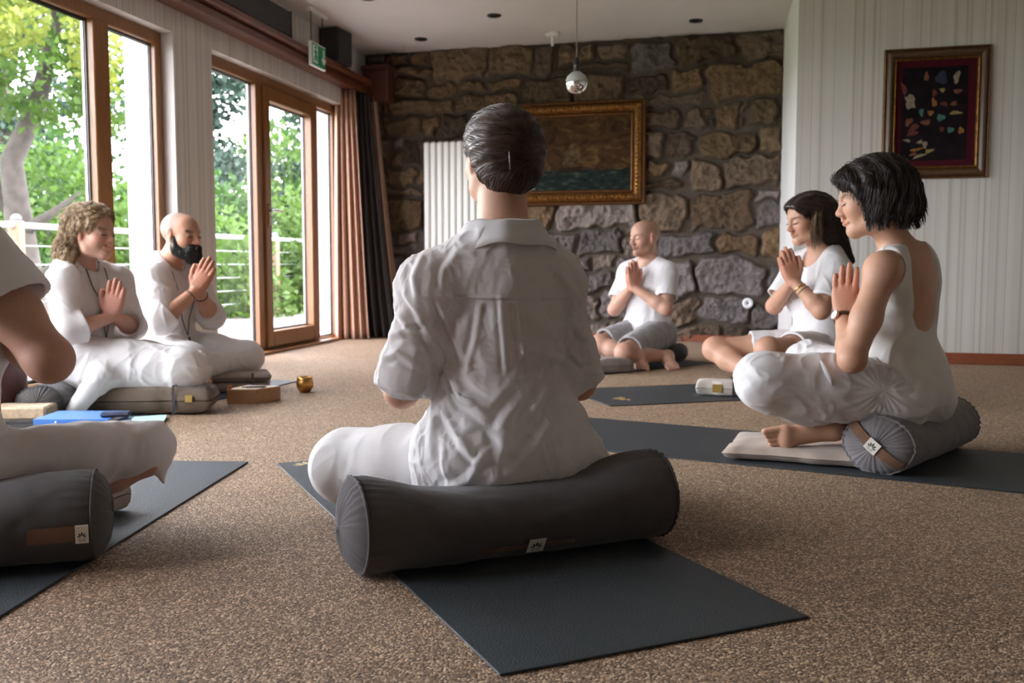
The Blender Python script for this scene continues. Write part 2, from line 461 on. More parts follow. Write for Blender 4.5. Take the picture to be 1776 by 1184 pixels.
# stone wall -------------------------------------------------------------
def stone_wall():
    rs = np.random.RandomState(11)
    # rubble laid in uneven courses; rectangles are cut, then warped by noise
    rects = []
    z = -0.08
    while z < CEIL + 0.1:
        h = rs.uniform(0.17, 0.36)
        x = -0.3 - rs.uniform(0, 0.4)
        while x < SW_L + 0.3:
            w = h * rs.uniform(0.8, 2.3)
            r = rs.rand()
            if r < 0.26 and h > 0.2:
                k = rs.uniform(0.35, 0.65); rects += [(x, x + w, z, z + h * k), (x, x + w * rs.uniform(.4, .6), z + h * k, z + h)]
                rects.append((rects[-1][1], x + w, z + h * k, z + h))
            elif r < 0.36:
                k = rs.uniform(0.7, 0.85); rects += [(x, x + w * k, z, z + h), (x + w * k, x + w, z, z + h * .5), (x + w * k, x + w, z + h * .5, z + h)]
            else:
                rects.append((x, x + w, z, z + h))
            x += w
        z += h
    nu, nv = 520, 380
    U, Vv = np.meshgrid(np.linspace(0, SW_L + 0.02, nu), np.linspace(0.0, CEIL + 0.01, nv))
    P = np.stack([U.ravel(), Vv.ravel(), np.zeros(U.size)], 1)
    wx = U.ravel() + 0.075 * fbm(P * 2.6, 3, 1) + 0.03 * vnoise(P * 12, 5)
    wz = Vv.ravel() + 0.085 * fbm(P * 2.2 + 9, 3, 2) + 0.03 * vnoise(P * 11, 6)
    H = -0.026 + 0.012 * fbm(P * 20, 3, 7) + 0.010 * fbm(P * 5, 2, 12); C = np.zeros((U.size, 3)); C[:] = (0.105, 0.082, 0.062)
    C *= (1 + 0.25 * fbm(P * 12, 3, 8))[:, None]
    browns = np.array([(0.155, 0.102, 0.056), (0.185, 0.128, 0.074), (0.115, 0.075, 0.045), (0.165, 0.115, 0.078), (0.085, 0.058, 0.040), (0.175, 0.110, 0.060)])
    greys = np.array([(0.200, 0.165, 0.150), (0.175, 0.150, 0.145), (0.225, 0.185, 0.160), (0.135, 0.115, 0.108), (0.205, 0.160, 0.130)])
    rough1 = fbm(P * 7, 4, 3); rough2 = fbm(P * 26, 3, 4)
    for (x0, x1, z0, z1) in rects:
        m = (wx > x0 - .02) & (wx < x1 + .02) & (wz > z0 - .02) & (wz < z1 + .02)
        if not m.any(): continue
        j = rs.uniform(0.001, 0.011)
        rad = min(x1 - x0, z1 - z0) * rs.uniform(0.12, 0.30)
        cx, cz = (x0 + x1) / 2, (z0 + z1) / 2
        qx = np.abs(wx[m] - cx) - ((x1 - x0) / 2 - j - rad); qz = np.abs(wz[m] - cz) - ((z1 - z0) / 2 - j - rad)
        d = -(np.hypot(np.maximum(qx, 0), np.maximum(qz, 0)) + np.minimum(np.maximum(qx, qz), 0) - rad)   # depth inside the stone
        ins = np.clip(d / 0.030, 0, 1); prof = ins * ins * (3 - 2 * ins)
        tilt = rs.uniform(-.1, .1) * (wx[m] - cx) + rs.uniform(-.14, .14) * (wz[m] - cz)
        h = -0.022 + prof * (rs.uniform(0.03, 0.065) + tilt + 0.045 * rough1[m] + 0.022 * rough2[m])
        pb = np.clip((cz - 0.75) / 0.9, 0.12, 0.92)
        pal = browns if rs.rand() < pb else greys
        c = pal[rs.randint(len(pal))] * rs.uniform(0.8, 1.2)
        better = h > H[m]
        idx = np.where(m)[0][better]
        H[idx] = h[better]
        mix = np.clip(prof[better] * 1.5, 0, 1)[:, None]
        C[idx] = C[idx] * (1 - mix) + mix * c * (1 + 0.28 * rough2[idx] + 0.3 * rough1[idx])[:, None]
    pts = np.array([list(swp(0, 0, 0))[:2]])
    X = SW0[0] + sw_d[0] * U.ravel() + sw_n[0] * H; Y = SW0[1] + sw_d[1] * U.ravel() + sw_n[1] * H
    V = np.stack([X, Y, Vv.ravel()], 1)
    ii, jj = np.meshgrid(np.arange(nu - 1), np.arange(nv - 1)); a = (jj * nu + ii).ravel()
    Fc = np.stack([a, a + 1, a + nu + 1, a + nu], 1)
    o = mesh('wall_back', V, Fc, attr_mat('rubble_stone', 'stone_colour', 0.9, 70, 0.5, 0.006, 0.3), None, True)
    set_attr(o, 'stone_colour', np.clip(C, 0.01, 1))
    back = MB(SWM); back.box(-0.2, SW_L + 0.1, -0.35, -0.06, 0, CEIL)
    structure(back.build('wall_back_core', M['white_paint']))
    return structure(o)
stone_wall()

# papered wall on the right, with its return to the stone wall
M['paper_right'] = stripe_wall_mat('striped_paper_right', (float(sw_d[0]), float(sw_d[1]), 0))
pw = MB(PWM); pw.box(0, PW_L, -0.2, 0, 0, CEIL)
structure(pw.build('wall_right', M['paper_right']))
rt = MB(frame_matrix((PW0[0], PW0[1], 0), (RET[0], RET[1], 0), (RET[1], -RET[0], 0), (0, 0, 1)))
rt.box(0.0, 1.62, 0.0, 0.12, 0, CEIL)
structure(rt.build('wall_return', M['white_paint']))
sd = MB(); sd.box(PW1[0] - 0.02, PW1[0] + 0.2, REAR, PW1[1] + 0.1, 0, CEIL); structure(sd.build('wall_side', M['paper_right']))
rw = MB()
rx0, rx1 = -4.4, PW1[0]
rw.box(rx0, rx1 + .2, REAR - 0.3, REAR, 0, CEIL)
structure(rw.build('wall_rear', M['white_paint']))

# baseboards
bb = MB(SWM); bb.box(0.05, SW_L - 0.0, 0.035, 0.06, 0, 0.055, 0.004); structure(bb.build('baseboard_back', M['base_wood']))
bb = MB(PWM); bb.box(-0.015, PW_L, 0.0, 0.018, 0, 0.075, 0.004); structure(bb.build('baseboard_right', M['base_wood']))
bb = MB(LWM); bb.box(6.09, 6.53, -0.016, 0, 0, 0.07, 0.004); bb.box(8.85, 9.2, -0.016, 0, 0, 0.07, 0.004); bb.box(-3.2, 0.94, -0.016, 0, 0, 0.07, 0.004)
structure(bb.build('baseboard_left', M['base_wood']))
th = MB(LWM); th.box(6.54, 8.84, -0.02, 0.075, 0, 0.022, 0.004); th.box(0.95, 6.08, -0.02, 0.075, 0, 0.022, 0.004); structure(th.build('trim_1', M['frame_wood']))

# ---------------------------------------------------------------- exterior
M['deck'] = wood('grey_decking', (0.13, 0.12, 0.11), (0.19, 0.18, 0.165), 0.7, 'X', 4)
dk = MB(LWM)
for i in range(21):
    dk.box(-6, 14, T + 0.04 + i * 0.135, T + 0.04 + i * 0.135 + 0.128, -0.12, -0.055)
structure(dk.build('terrace_floor', M['deck']))
M['lawn'] = plain('rough_grass', (0.05, 0.10, 0.015), 0.95, 0.4, 1.5, 0.6, 30)
gr = MB(); gr.grid(lambda u, v: (-70 + u * 66 - 0.0, -30 + v * 100, -1.3 - 0.02 * abs(u * 60)), 12, 12)
structure(gr.build('ground', M['lawn']))
RO = 2.9
RZ = 1.0
M['cap_grey'] = plain('grey_cap', (.16, .18, .22), .5)
wpost = wood('post_wood', (0.17, 0.10, 0.06), (0.23, 0.15, 0.09), 0.7)
rail = empty('balcony_railing', tuple(lwp(8, RO, -0.055)), 'white tubular balcony railing with wire cables and wooden posts outside the windows', 'railing')
r_ = MB(LWM); r_.tube([(-4, RO, RZ), (16, RO, RZ)], 0.028, 12); r_.build('handrail', M['rail_metal'], rail, True)
for k in range(5):
    c_ = MB(LWM); zz = 0.14 + k * 0.17; c_.tube([(-4, RO, zz), (16, RO, zz)], 0.005, 6); c_.build('wire_cable', M['rail_metal'], rail, True)
for sp in (-1.2, 2.0, 5.2, 8.35, 10.9, 13.6):
    p_ = MB(LWM); p_.box(sp - 0.05, sp + 0.05, RO - 0.05, RO + 0.05, -0.06, RZ + 0.04, 0.008)
    pp = p_.build('post', wpost, rail)
    c_ = MB(LWM); c_.lathe([(0.0, .055), (.022, .05), (.04, .034), (.046, .016), (.042, 0), (0, 0)], (sp, RO, RZ + 0.045), 16); c_.build('post_cap', M['cap_grey'], pp, True)

def leaf_mat(name, c, t=0.45):
    m, nt, b = nmat(name, c, 0.55, spec=0.3)
    n = N(nt, 'TexNoise'); n.inputs['Scale'].default_value = 1.1; n.inputs['Detail'].default_value = 3; nt.links.new(obj_coord(nt), n.inputs['Vector'])
    cr = ramp(nt, n.outputs['Fac'], [(0.3, tuple(x * 0.62 for x in c)), (0.7, tuple(min(1, x * 1.25) for x in c))])
    nt.links.new(cr, b.inputs['Base Color'])
    tr = N(nt, 'BsdfTranslucent'); nt.links.new(cr, tr.inputs[0])
    mx = N(nt, 'MixShader'); mx.inputs[0].default_value = t
    nt.links.new(b.outputs[0], mx.inputs[1]); nt.links.new(tr.outputs[0], mx.inputs[2]); nt.links.new(mx.outputs[0], nt.nodes['Material Output'].inputs[0])
    return m
LEAF = {'lime': leaf_mat('lime_leaf', (0.068, 0.125, 0.022)), 'mid': leaf_mat('mid_leaf', (0.034, 0.078, 0.016)), 'dark': leaf_mat('pine_needle', (0.035, 0.065, 0.045), 0.25), 'yellow': leaf_mat('yellow_leaf', (0.16, 0.19, 0.03))}
M['bark'] = plain('grey_bark', (0.048, 0.038, 0.032), 0.9, 0.35, 9, 0.8, 25)
M['pinebark'] = plain('pine_bark', (0.10, 0.07, 0.055), 0.9, 0.35, 9, 0.8, 25)

def foliage(blobs, n, size, seed, droop=0.0):
    """leaf quads scattered through ellipsoid clumps: V, F arrays"""
    rs = np.random.RandomState(seed)
    vol = np.array([b[1][0] * b[1][1] * b[1][2] for b in blobs]) ** 0.7; cnt = (vol / vol.sum() * n).astype(int)
    Vs = []
    for (c, r), k in zip(blobs, cnt):
        d = rs.normal(size=(k, 3)); d /= np.linalg.norm(d, axis=1)[:, None]
        rad = rs.uniform(0.35, 1.0, k) ** 0.6
        p = np.array(c) + d * rad[:, None] * np.array(r)
        keep = vnoise(p * (2.2 / max(r)) * 1.6 + seed, seed) > -0.35
        p = p[keep]; d = d[keep]; k = len(p)
        a = rs.normal(size=(k, 3)) + d * 0.4; a[:, 2] -= droop; a /= np.linalg.norm(a, axis=1)[:, None]
        b = np.cross(a, rs.normal(size=(k, 3))); b /= np.linalg.norm(b, axis=1)[:, None]
        s = size * rs.uniform(0.6, 1.3, k)[:, None]
        nrm = np.cross(a, b) * 0.18
        Vs.append(np.stack([p, p + (a * 0.5 + b * 0.32 + nrm) * s, p + a * s, p + (a * 0.5 - b * 0.32 + nrm) * s], 1).reshape(-1, 3))
    V = np.concatenate(Vs); return V, np.arange(len(V)).reshape(-1, 4)

def tree(name, label, base, trunk, branches, blobs, leaf, n, size, seed, bark='bark', group=None):
    root = empty(name, base, label, 'tree' if 'tree' in name or 'pine' in name else 'bush', group)
    t = MB()
    if trunk: t.tube(trunk[0], trunk[1], 12)
    for pts, rr in branches: t.tube(pts, rr, 8)
    if trunk or branches: t.build('trunk', M[bark], root, True)
    V, Fc = foliage(blobs, n, size, seed)
    mesh('foliage', V, Fc, LEAF[leaf], root)
    return root

# gnarled tree close to the terrace
tb = Vector((-5.40, 10.9, -1.3))
T1 = [tb + Vector(v) for v in ((0.15, 0, 0), (0.12, 0, 0.9), (0.0, 0.05, 1.9), (-0.12, 0.1, 2.6), (-0.15, .1, 3.1), (0.1, .2, 3.7), (0.35, .2, 4.6), (0.3, .3, 5.6))]
tree('garden_tree', 'gnarled grey-barked tree close behind the balcony railing', tuple(tb), (T1, [.22, .18, .15, .14, .12, .10, .07, .04]),
     [([tb + Vector(v) for v in ((-0.12, .1, 2.5), (-0.5, .1, 2.95), (-0.75, 0, 3.6), (-0.7, 0, 4.4))], [.11, .085, .06, .015]),
      ([tb + Vector(v) for v in ((-0.05, .05, 2.3), (0.3, 0, 2.5), (0.62, 0.05, 2.75))], [.08, .05, .012]),
      ([tb + Vector(v) for v in ((0.0, .05, 1.7), (0.35, -.1, 1.95), (0.75, -.1, 2.05))], [.06, .035, .008])],
     [((-5.7, 11.0, 3.4), (1.5, 1.0, .6)), ((-5.0, 10.6, 2.6), (.8, .7, .5)), ((-6.5, 11.2, 2.6), (.8, .8, .6)), ((-4.5, 11.4, 3.3), (.9, .9, .7)), ((-5.4, 11.3, 3.9), (1.4, .8, .5)), ((-4.4, 11.0, 2.5), (.5, .6, .35)), ((-6.3, 11, 4.6), (1.6, 1.2, .8))], 'lime', 12000, 0.105, 3)
tree('yellow_tree', 'yellow-green tree hanging over the top of the first window', (-6.2, 9.5, -1.3), ([Vector((-6.2, 9.5, -1.3)), Vector((-6.1, 9.4, 1.5)), Vector((-5.6, 9.6, 3.2))], [.12, .09, .05]), [],
     [((-5.0, 9.6, 3.15), (.55, .6, .5)), ((-4.05, 9.8, 2.9), (.28, .4, .55)), ((-5.7, 9.4, 2.6), (.5, .6, .4))], 'yellow', 3600, 0.09, 5)
bushes = [(-6.4, 13.5, 1.3, 1.2, 'lime'), (-4.3, 13.2, 0.6, 1.1, 'lime'), (-5.0, 15.5, 1.2, 1.2, 'mid'), (-3.6, 16.5, 0.95, 1.25, 'lime'), (-2.4, 14.6, 0.5, 1.0, 'lime'), (-2.9, 19.5, 1.3, 1.6, 'mid'), (-7.2, 17.5, 2.2, 1.7, 'mid'), (-4.9, 20, 2.0, 1.8, 'lime'), (-8.8, 14, 1.2, 1.6, 'mid'), (-6.1, 12.2, 0.2, 0.9, 'mid')]
where = ['behind the gnarled tree', 'right of the gnarled tree trunk', 'behind the middle of the first window', 'outside the fixed pane left of the glazed door', 'low outside the glazed door', 'far behind the glazed door', 'tall at the back of the first window', 'at the back between the two windows', 'at the far left of the garden', 'at the foot of the gnarled tree']
for i, (x, y, z, r, k) in enumerate(bushes):
    col = {'lime': 'lime green', 'mid': 'deep green'}[k]
    tree('garden_bush', f'{col} leafy bush growing {where[i]}', (x, y, -1.3), None, [([Vector((x, y, -1.3)), Vector((x + .05, y, z))], [.05, .02])],
         [((x, y, z), (r, r * .9, r * .85)), ((x + r * .55, y + .2, z - r * .7), (r * .8, r * .8, r * .9)), ((x - r * .6, y, z - r * .6), (r * .7, r * .7, r * .9)), ((x + .1, y, z - 1.3), (r * 1.2, r, 1.1))], k, 9000, 0.12, 20 + i, group='bushes in the garden')
pines = [(-6.0, 18.5, 0.9), (-4.1, 21.5, 1.0), (-9.8, 19, 1.1), (-3.1, 26, 1.15)]
pw_ = ['through the narrow pane of the first window', 'behind the glazed door', 'at the left of the first window', 'furthest back above the bushes']
for i, (x, y, q) in enumerate(pines):
    rs = random.Random(i)
    bl = [((x + rs.uniform(-1, 1) * 1.0 * q, y + rs.uniform(-.7, .7), 1.6 + 0.42 * j * q), (rs.uniform(.7, 1.25) * q, .8 * q, .3 * q)) for j in range(13)]
    tree('pine_tree', f'tall blue-green pine seen {pw_[i]}', (x, y, -1.3), ([Vector((x, y, -1.3)), Vector((x + .1, y, 2)), Vector((x, y, 8 * q))], [.22 * q, .18 * q, .06]), [], bl, 'dark', 9500, 0.15, 40 + i, 'pinebark', 'pines in the garden')

# woods closing the view behind the garden
wb = [((-18 + 2.6 * k, 30 + 2.0 * math.sin(k * 2.1), 1.4 + .9 * math.sin(k * 1.7)), (2.4, 1.6, 3.2 + .8 * math.sin(k * 2.9))) for k in range(8)]
V_, F_ = foliage(wb, 15000, 0.34, 77)
tag(mesh('distant_woods', V_, F_, LEAF['mid'], None), 'mass of green woodland far behind the garden trees', 'woods', kind='stuff')
# ================================================================ FITTINGS OF THE ROOM
# pelmet shelf along the window wall
pl = MB(LWM)
pl.box(1.0, 9.15, -0.17, 0, 2.235, 2.285, 0.01); pl.box(1.0, 9.15, -0.125, 0, 2.165, 2.235, 0.012)
tag(pl.build('pelmet_shelf', M['rail_wood']), 'long reddish-brown wooden pelmet shelf above the windows', 'shelf')
bx = empty('screen_housing', tuple(lwp(5.6, -0.08, 2.285)), 'long black projection screen housing lying on the wooden pelmet', 'screen')
b_ = MB(LWM); s_end = s_at(501, -0.1)
b_.box(3.6, s_end, -0.155, -0.02, 2.286, 2.47, 0.008); b_.build('housing', plain('black_case', (0.02, 0.018, 0.016), 0.6, 0.6, 30, 0.2, 60), bx)
c_ = MB(LWM); c_.box(s_end, s_end + 0.012, -0.16, -0.015, 2.286, 2.475, 0.003); c_.build('end_cap', M['black_plastic'], bx)
# loudspeaker at the end of the pelmet
s0 = s_at(588, -0.1)
sp = empty('loudspeaker', tuple(lwp(s0, -0.09, 2.286)), 'black wedge-shaped loudspeaker on the end of the wooden pelmet', 'speaker')
b_ = MB(LWM); b_.poly([(s0 - .11, -0.005), (s0 - .15, -0.17), (s0 + .10, -.20), (s0 + .13, -0.02)], 2.286, 2.56); b_.build('cabinet', M['black_plastic'], sp)
b_ = MB(LWM); b_.poly([(s0 - .14, -0.171), (s0 - .14, -0.18), (s0 + .09, -.208), (s0 + .09, -.2)], 2.30, 2.55); b_.build('grille', M['black_mesh'], sp)
# dark wooden box in the corner above the curtains
b_ = MB(SWM); b_.box(0.10, 0.34, 0.09, 0.27, 2.10, 2.38, 0.01); b_.box(0.09, 0.35, 0.08, 0.28, 2.38, 2.42, 0.006)
tag(b_.build('corner_cabinet', wood('mahogany', (0.06, 0.02, 0.014), (0.10, 0.03, 0.02), 0.4)), 'small dark wooden cabinet high in the corner by the stone wall', 'cabinet')

# exit sign on two rods
def exit_sign():
    c = Vector((-1.485, 7.62, 0)); d = LW_D; n = LW_N
    Mx = frame_matrix(c, d, n, (0, 0, 1))
    root = empty('exit_sign', (c.x, c.y, 2.145), 'green emergency exit sign hung from the ceiling on two thin rods', 'sign')
    green = plain('sign_green', (0.0, 0.30, 0.13), 0.4); white = plain('sign_white', (0.85, 0.92, 0.86), 0.4)
    mb = MB(Mx); mb.box(-0.17, 0.17, -0.02, 0.02, CEIL - 0.025, CEIL, 0.004); mb.build('ceiling_plate', M['white_paint'], root)
    for x in (-0.11, 0.11):
        mb = MB(Mx); mb.tube([(x, 0, CEIL - 0.02), (x, 0, 2.32)], 0.004, 6); mb.build('rod', M['dark_metal'], root)
    zc = 2.30
    mb = MB(Mx); mb.box(-0.14, 0.14, -0.012, 0.012, 2.145, 2.325, 0.004); mb.build('panel', white, root)
    mb = MB(Mx); q = -0.0125
    mb.box(-0.128, 0.128, q - .002, q, 2.157, 2.313); f = mb.build('green_face', green, root)
    mb = MB(Mx); q = -0.016
    # doorway, running figure and arrow pointing down
    mb.box(-0.12, -0.03, q - .002, q, 2.170, 2.300); mb.build('doorway_symbol', white, f); mb = MB(Mx)
    mb.box(0.075, 0.095, q - .002, q, 2.220, 2.295)
    mb.add([(0.04, q, 2.225), (0.13, q, 2.225), (0.085, q, 2.175), (0.04, q - .002, 2.225), (0.13, q - .002, 2.225), (0.085, q - .002, 2.175)], [(0, 1, 2), (5, 4, 3), (0, 3, 4, 1), (1, 4, 5, 2), (2, 5, 3, 0)])
    mb.build('arrow_symbol', white, f)
    mb = MB(Mx); q = -0.020
    mb.tube([(-0.075, q, 2.270), (-0.072, q, 2.235), (-0.085, q, 2.210), (-0.10, q, 2.185)], 0.006, 6); mb.tube([(-0.072, q, 2.235), (-0.055, q, 2.210), (-0.058, q, 2.185)], 0.006, 6)
    mb.tube([(-0.095, q, 2.245), (-0.075, q, 2.260), (-0.052, q, 2.245)], 0.005, 6); mb.lathe([(0, -.01), (.008, -.006), (.01, 0), (.008, .006), (0, .01)], (-0.077, q, 2.283), 10)
    mb.build('running_figure', green, f)
exit_sign()

# downlights, detector, pendant
for nm, (x, y), lab in (('a', (-0.776, 8.53), 'furthest left recessed ceiling downlight, near the stone wall'), ('b', (-0.138, 7.733), 'recessed ceiling downlight between the others, above the front woman'),
                        ('c', (1.448, 7.895), 'recessed ceiling downlight nearest the striped wall'), ('d', (-1.04, 7.24), 'recessed ceiling downlight cut by the top of the picture')):
    r = empty('ceiling_downlight', (x, y, CEIL), lab, 'lamp', 'recessed ceiling downlights')
    mb = MB(); mb.lathe([(.028, -.003), (.05, -.012), (.055, -.004), (.055, 0), (.028, 0)], (x, y, CEIL), 20); mb.build('ring', M['dark_metal'], r, True)
    mb = MB(); mb.lathe([(0, -.004), (.03, -.004)], (x, y, CEIL), 20); mb.build('reflector', plain('unlit_reflector', (.03, .025, .02), .2, metal=.8), r)
r = empty('ceiling_sprinkler', (0.335, 8.30, CEIL), 'pale round sensor on a short stem under the ceiling by the stone wall', 'sensor')
mb = MB(); mb.lathe([(0, -.035), (.05, -.035), (.062, -.022), (.062, 0), (0, 0)], (0.335, 8.30, CEIL), 24); mb.build('base', M['radiator'], r, True)
mb = MB(); mb.lathe([(0, -.11), (.012, -.11), (.012, -.035)], (0.335, 8.30, CEIL), 12); mb.build('stem', M['radiator'], r, True)

pY = 5.6; pX = (998 - 888) / F_PX * pY * 1.0
pz = 0.66 + (457 - 150) / F_PX * pY
pend = empty('pendant_lamp', (pX, pY, CEIL), 'small silvered glass pendant lamp on a thin cord before the stone wall', 'lamp')
mb = MB(); mb.lathe([(0, -.03), (.03, -.03), (.045, 0), (0, 0)], (pX, pY, CEIL), 20); mb.build('ceiling_rose', M['white_paint'], pend, True)
mb = MB(); mb.tube([(pX, pY, CEIL - .03), (pX, pY, pz + .13)], 0.0028, 6); mb.build('cord', plain('grey_cord', (.25, .23, .21), .6), pend)
mb = MB(); mb.lathe([(0, .14), (.012, .138), (.016, .10), (.017, .055), (0, .055)], (pX, pY, pz), 16); mb.build('lamp_holder', M['dark_metal'], pend, True)
mb = MB(); mb.lathe([(.017, .062), (.03, .055), (.052, .036), (.061, .012), (.0615, .004)], (pX, pY, pz), 28); mb.build('cap', plain('frosted_cap', (.42, .43, .40), .35), pend, True)
mb = MB(); mb.lathe([(.0615, .004), (.062, -.008), (.055, -.032), (.04, -.05), (.02, -.06), (0, -.062)], (pX, pY, pz), 28); mb.build('globe', plain('silvered_glass', (.8, .8, .78), .08, metal=1.0), pend, True)

# radiator
def wall_t(x):                      # distance along the stone wall of a plan x
    return (x - SW0[0]) / sw_d[0]
t0 = wall_t(-0.757); rad = empty('radiator', tuple(swp(t0 + .25, .1, .18)), 'tall white column radiator on the stone wall behind the front woman', 'radiator')
for k in range(9):
    mb = MB(SWM); x = t0 + k * 0.062; mb.box(x, x + 0.053, 0.085, 0.135, 0.20, 1.745, 0.012); mb.build('column', M['radiator'], rad)
for z in (0.22, 1.70):
    mb = MB(SWM); mb.box(t0 + .005, t0 + 9 * .062 - .015, 0.075, 0.10, z - 0.018, z + 0.018, 0.006); mb.build('header', M['radiator'], rad)
for x in (t0 + .06, t0 + .48):
    for z in (.3, 1.5): mb = MB(SWM); mb.box(x, x + .03, 0.0, 0.09, z, z + .03); mb.build('bracket', M['radiator'], rad)
for x in (.02, .5): mb = MB(SWM); mb.tube([(t0 + x, .11, .2), (t0 + x, .11, .0)], 0.011, 10); mb.build('pipe', M['radiator'], rad, True)

# paintings
def sea_mat():
    m, nt, b = nmat('seascape_canvas', (.1, .08, .05), 0.8, spec=0.12)
    tc = N(nt, 'TexCoord'); sp_ = N(nt, 'SeparateXYZ'); nt.links.new(tc.outputs['Generated'], sp_.inputs[0])
    n1 = N(nt, 'TexNoise'); n1.inputs['Scale'].default_value = 4.5; n1.inputs['Detail'].default_value = 6; n1.inputs['Distortion'].default_value = 1.2
    mp = N(nt, 'Mapping'); mp.inputs['Scale'].default_value = (1.2, 1.2, 1.8); nt.links.new(tc.outputs['Generated'], mp.inputs[0]); nt.links.new(mp.outputs[0], n1.inputs['Vector'])
    sky = ramp(nt, n1.outputs['Fac'], [(.28, (.022, .010, .005)), (.45, (.045, .021, .009)), (.6, (.075, .040, .015)), (.75, (.13, .085, .035))])
    n2 = N(nt, 'TexNoise'); n2.inputs['Scale'].default_value = 9; n2.inputs['Detail'].default_value = 6
    mp2 = N(nt, 'Mapping'); mp2.inputs['Scale'].default_value = (1, 1, 3.2); nt.links.new(tc.outputs['Generated'], mp2.inputs[0]); nt.links.new(mp2.outputs[0], n2.inputs['Vector'])
    sea = ramp(nt, n2.outputs['Fac'], [(.3, (.004, .008, .009)), (.55, (.012, .020, .017)), (.72, (.06, .07, .045))])
    ad = N(nt, 'Math', operation='MULTIPLY_ADD'); nt.links.new(n2.outputs['Fac'], ad.inputs[0]); ad.inputs[1].default_value = 0.16; nt.links.new(sp_.outputs['Z'], ad.inputs[2])
    k = ramp(nt, ad.outputs[0], [(.355, (0, 0, 0)), (.375, (1, 1, 1))])
    mx = N(nt, 'Mix', data_type='RGBA'); nt.links.new(k, mx.inputs['Factor']); nt.links.new(sea, mx.inputs['A']); nt.links.new(sky, mx.inputs['B'])
    nt.links.new(mx.outputs['Result'], b.inputs['Base Color']); return m
M['gilt'] = plain('antique_gilt', (0.26, 0.12, 0.03), 0.42, 0.5, 40, 0.9, 90, metal=0.75)
M['gilt_dark'] = plain('dark_gilt', (0.16, 0.07, 0.025), 0.45, 0.4, 40, 0.6, 120, metal=0.6)
def picture_frame(root, Mx, x0, x1, z0, z1, rings, y0):
    """mitred frame mouldings: rings = (inset0, inset1, depth, material, name)"""
    for a, b, d, mt, nm in rings:
        mb = MB(Mx)
        n = 6
        prof = [(a, y0)] + [(a + (b - a) * k / n, y0 + d * (0.55 + 0.45 * math.sin(math.pi * k / n))) for k in range(n + 1)] + [(b, y0)]
        V, Fc = [], []
        for (i, y) in prof:
            V += [(x0 + i, y, z0 + i), (x1 - i, y, z0 + i), (x1 - i, y, z1 - i), (x0 + i, y, z1 - i)]
        for k in range(len(prof) - 1):
            for c in range(4):
                Fc.append((k * 4 + c, k * 4 + (c + 1) % 4, (k + 1) * 4 + (c + 1) % 4, (k + 1) * 4 + c))
        mb.add(V, Fc); mb.build(nm, mt, root)
def seascape():
    x0, x1 = wall_t(0.0), wall_t(1.155); z0, z1 = 1.165, 2.05
    root = empty('seascape_painting', tuple(swp((x0 + x1) / 2, .07, z0)), 'gilt-framed dark seascape painting hung on the stone wall', 'painting')
    y0 = 0.055
    picture_frame(root, SWM, x0, x1, z0, z1, [(0, .03, .05, M['gilt_dark'], 'outer_moulding'), (.03, .10, .075, M['gilt'], 'ornate_moulding'), (.10, .13, .04, M['gilt_dark'], 'inner_slip')], y0)
    # carved beads along the ornate moulding
    mb = MB(SWM)
    rs = random.Random(2)
    def bead(x, z): mb.lathe([(0, .018), (.008, .014), (.014, .004), (.014, -.004), (.0, -.012)], (x, y0 + .07, z), 6, Matrix.Rotation(-math.pi / 2, 3, 'X'))
    k = x0 + .05
    while k < x1 - .05:
        bead(k, z0 + .065 + rs.uniform(-.008, .008)); bead(k, z1 - .065 + rs.uniform(-.008, .008)); k += .034
    k = z0 + .05
    while k < z1 - .05:
        bead(x0 + .065, k); bead(x1 - .065, k); k += .034
    mb.build('carved_beading', M['gilt'], root, True)
    mb = MB(SWM); mb.box(x0 + .12, x1 - .12, y0, y0 + .015, z0 + .12, z1 - .12); mb.build('canvas', sea_mat(), root)
    # the ship on the water, a dark brush-stroke relief on the canvas
    mb = MB(SWM); cx = x0 + .56; zz = z0 + .315; q = y0 + .0165
    mb.add([(cx - .10, q, zz), (cx + .09, q, zz + .02), (cx + .07, q, zz - .03), (cx - .07, q, zz - .035)], [(0, 1, 2, 3)])
    hull = mb.build('painted_ship', plain('umber_paint', (.02, .012, .008), .8, spec=.1), root)
    mb = MB(SWM)
    for (a, w, h0, h1) in ((-.05, .035, .03, .17), (.0, .045, .03, .22), (.05, .03, .04, .15)):
        mb.add([(cx + a - w, q, zz + h0), (cx + a + w, q, zz + h0 + .01), (cx + a + w * .5, q, zz + h1), (cx + a - w * .45, q, zz + h1 - .02)], [(0, 1, 2, 3)])
    mb.build('painted_sails', plain('sail_paint', (.075, .05, .025), .8, .5, 30, spec=.1), root)
seascape()

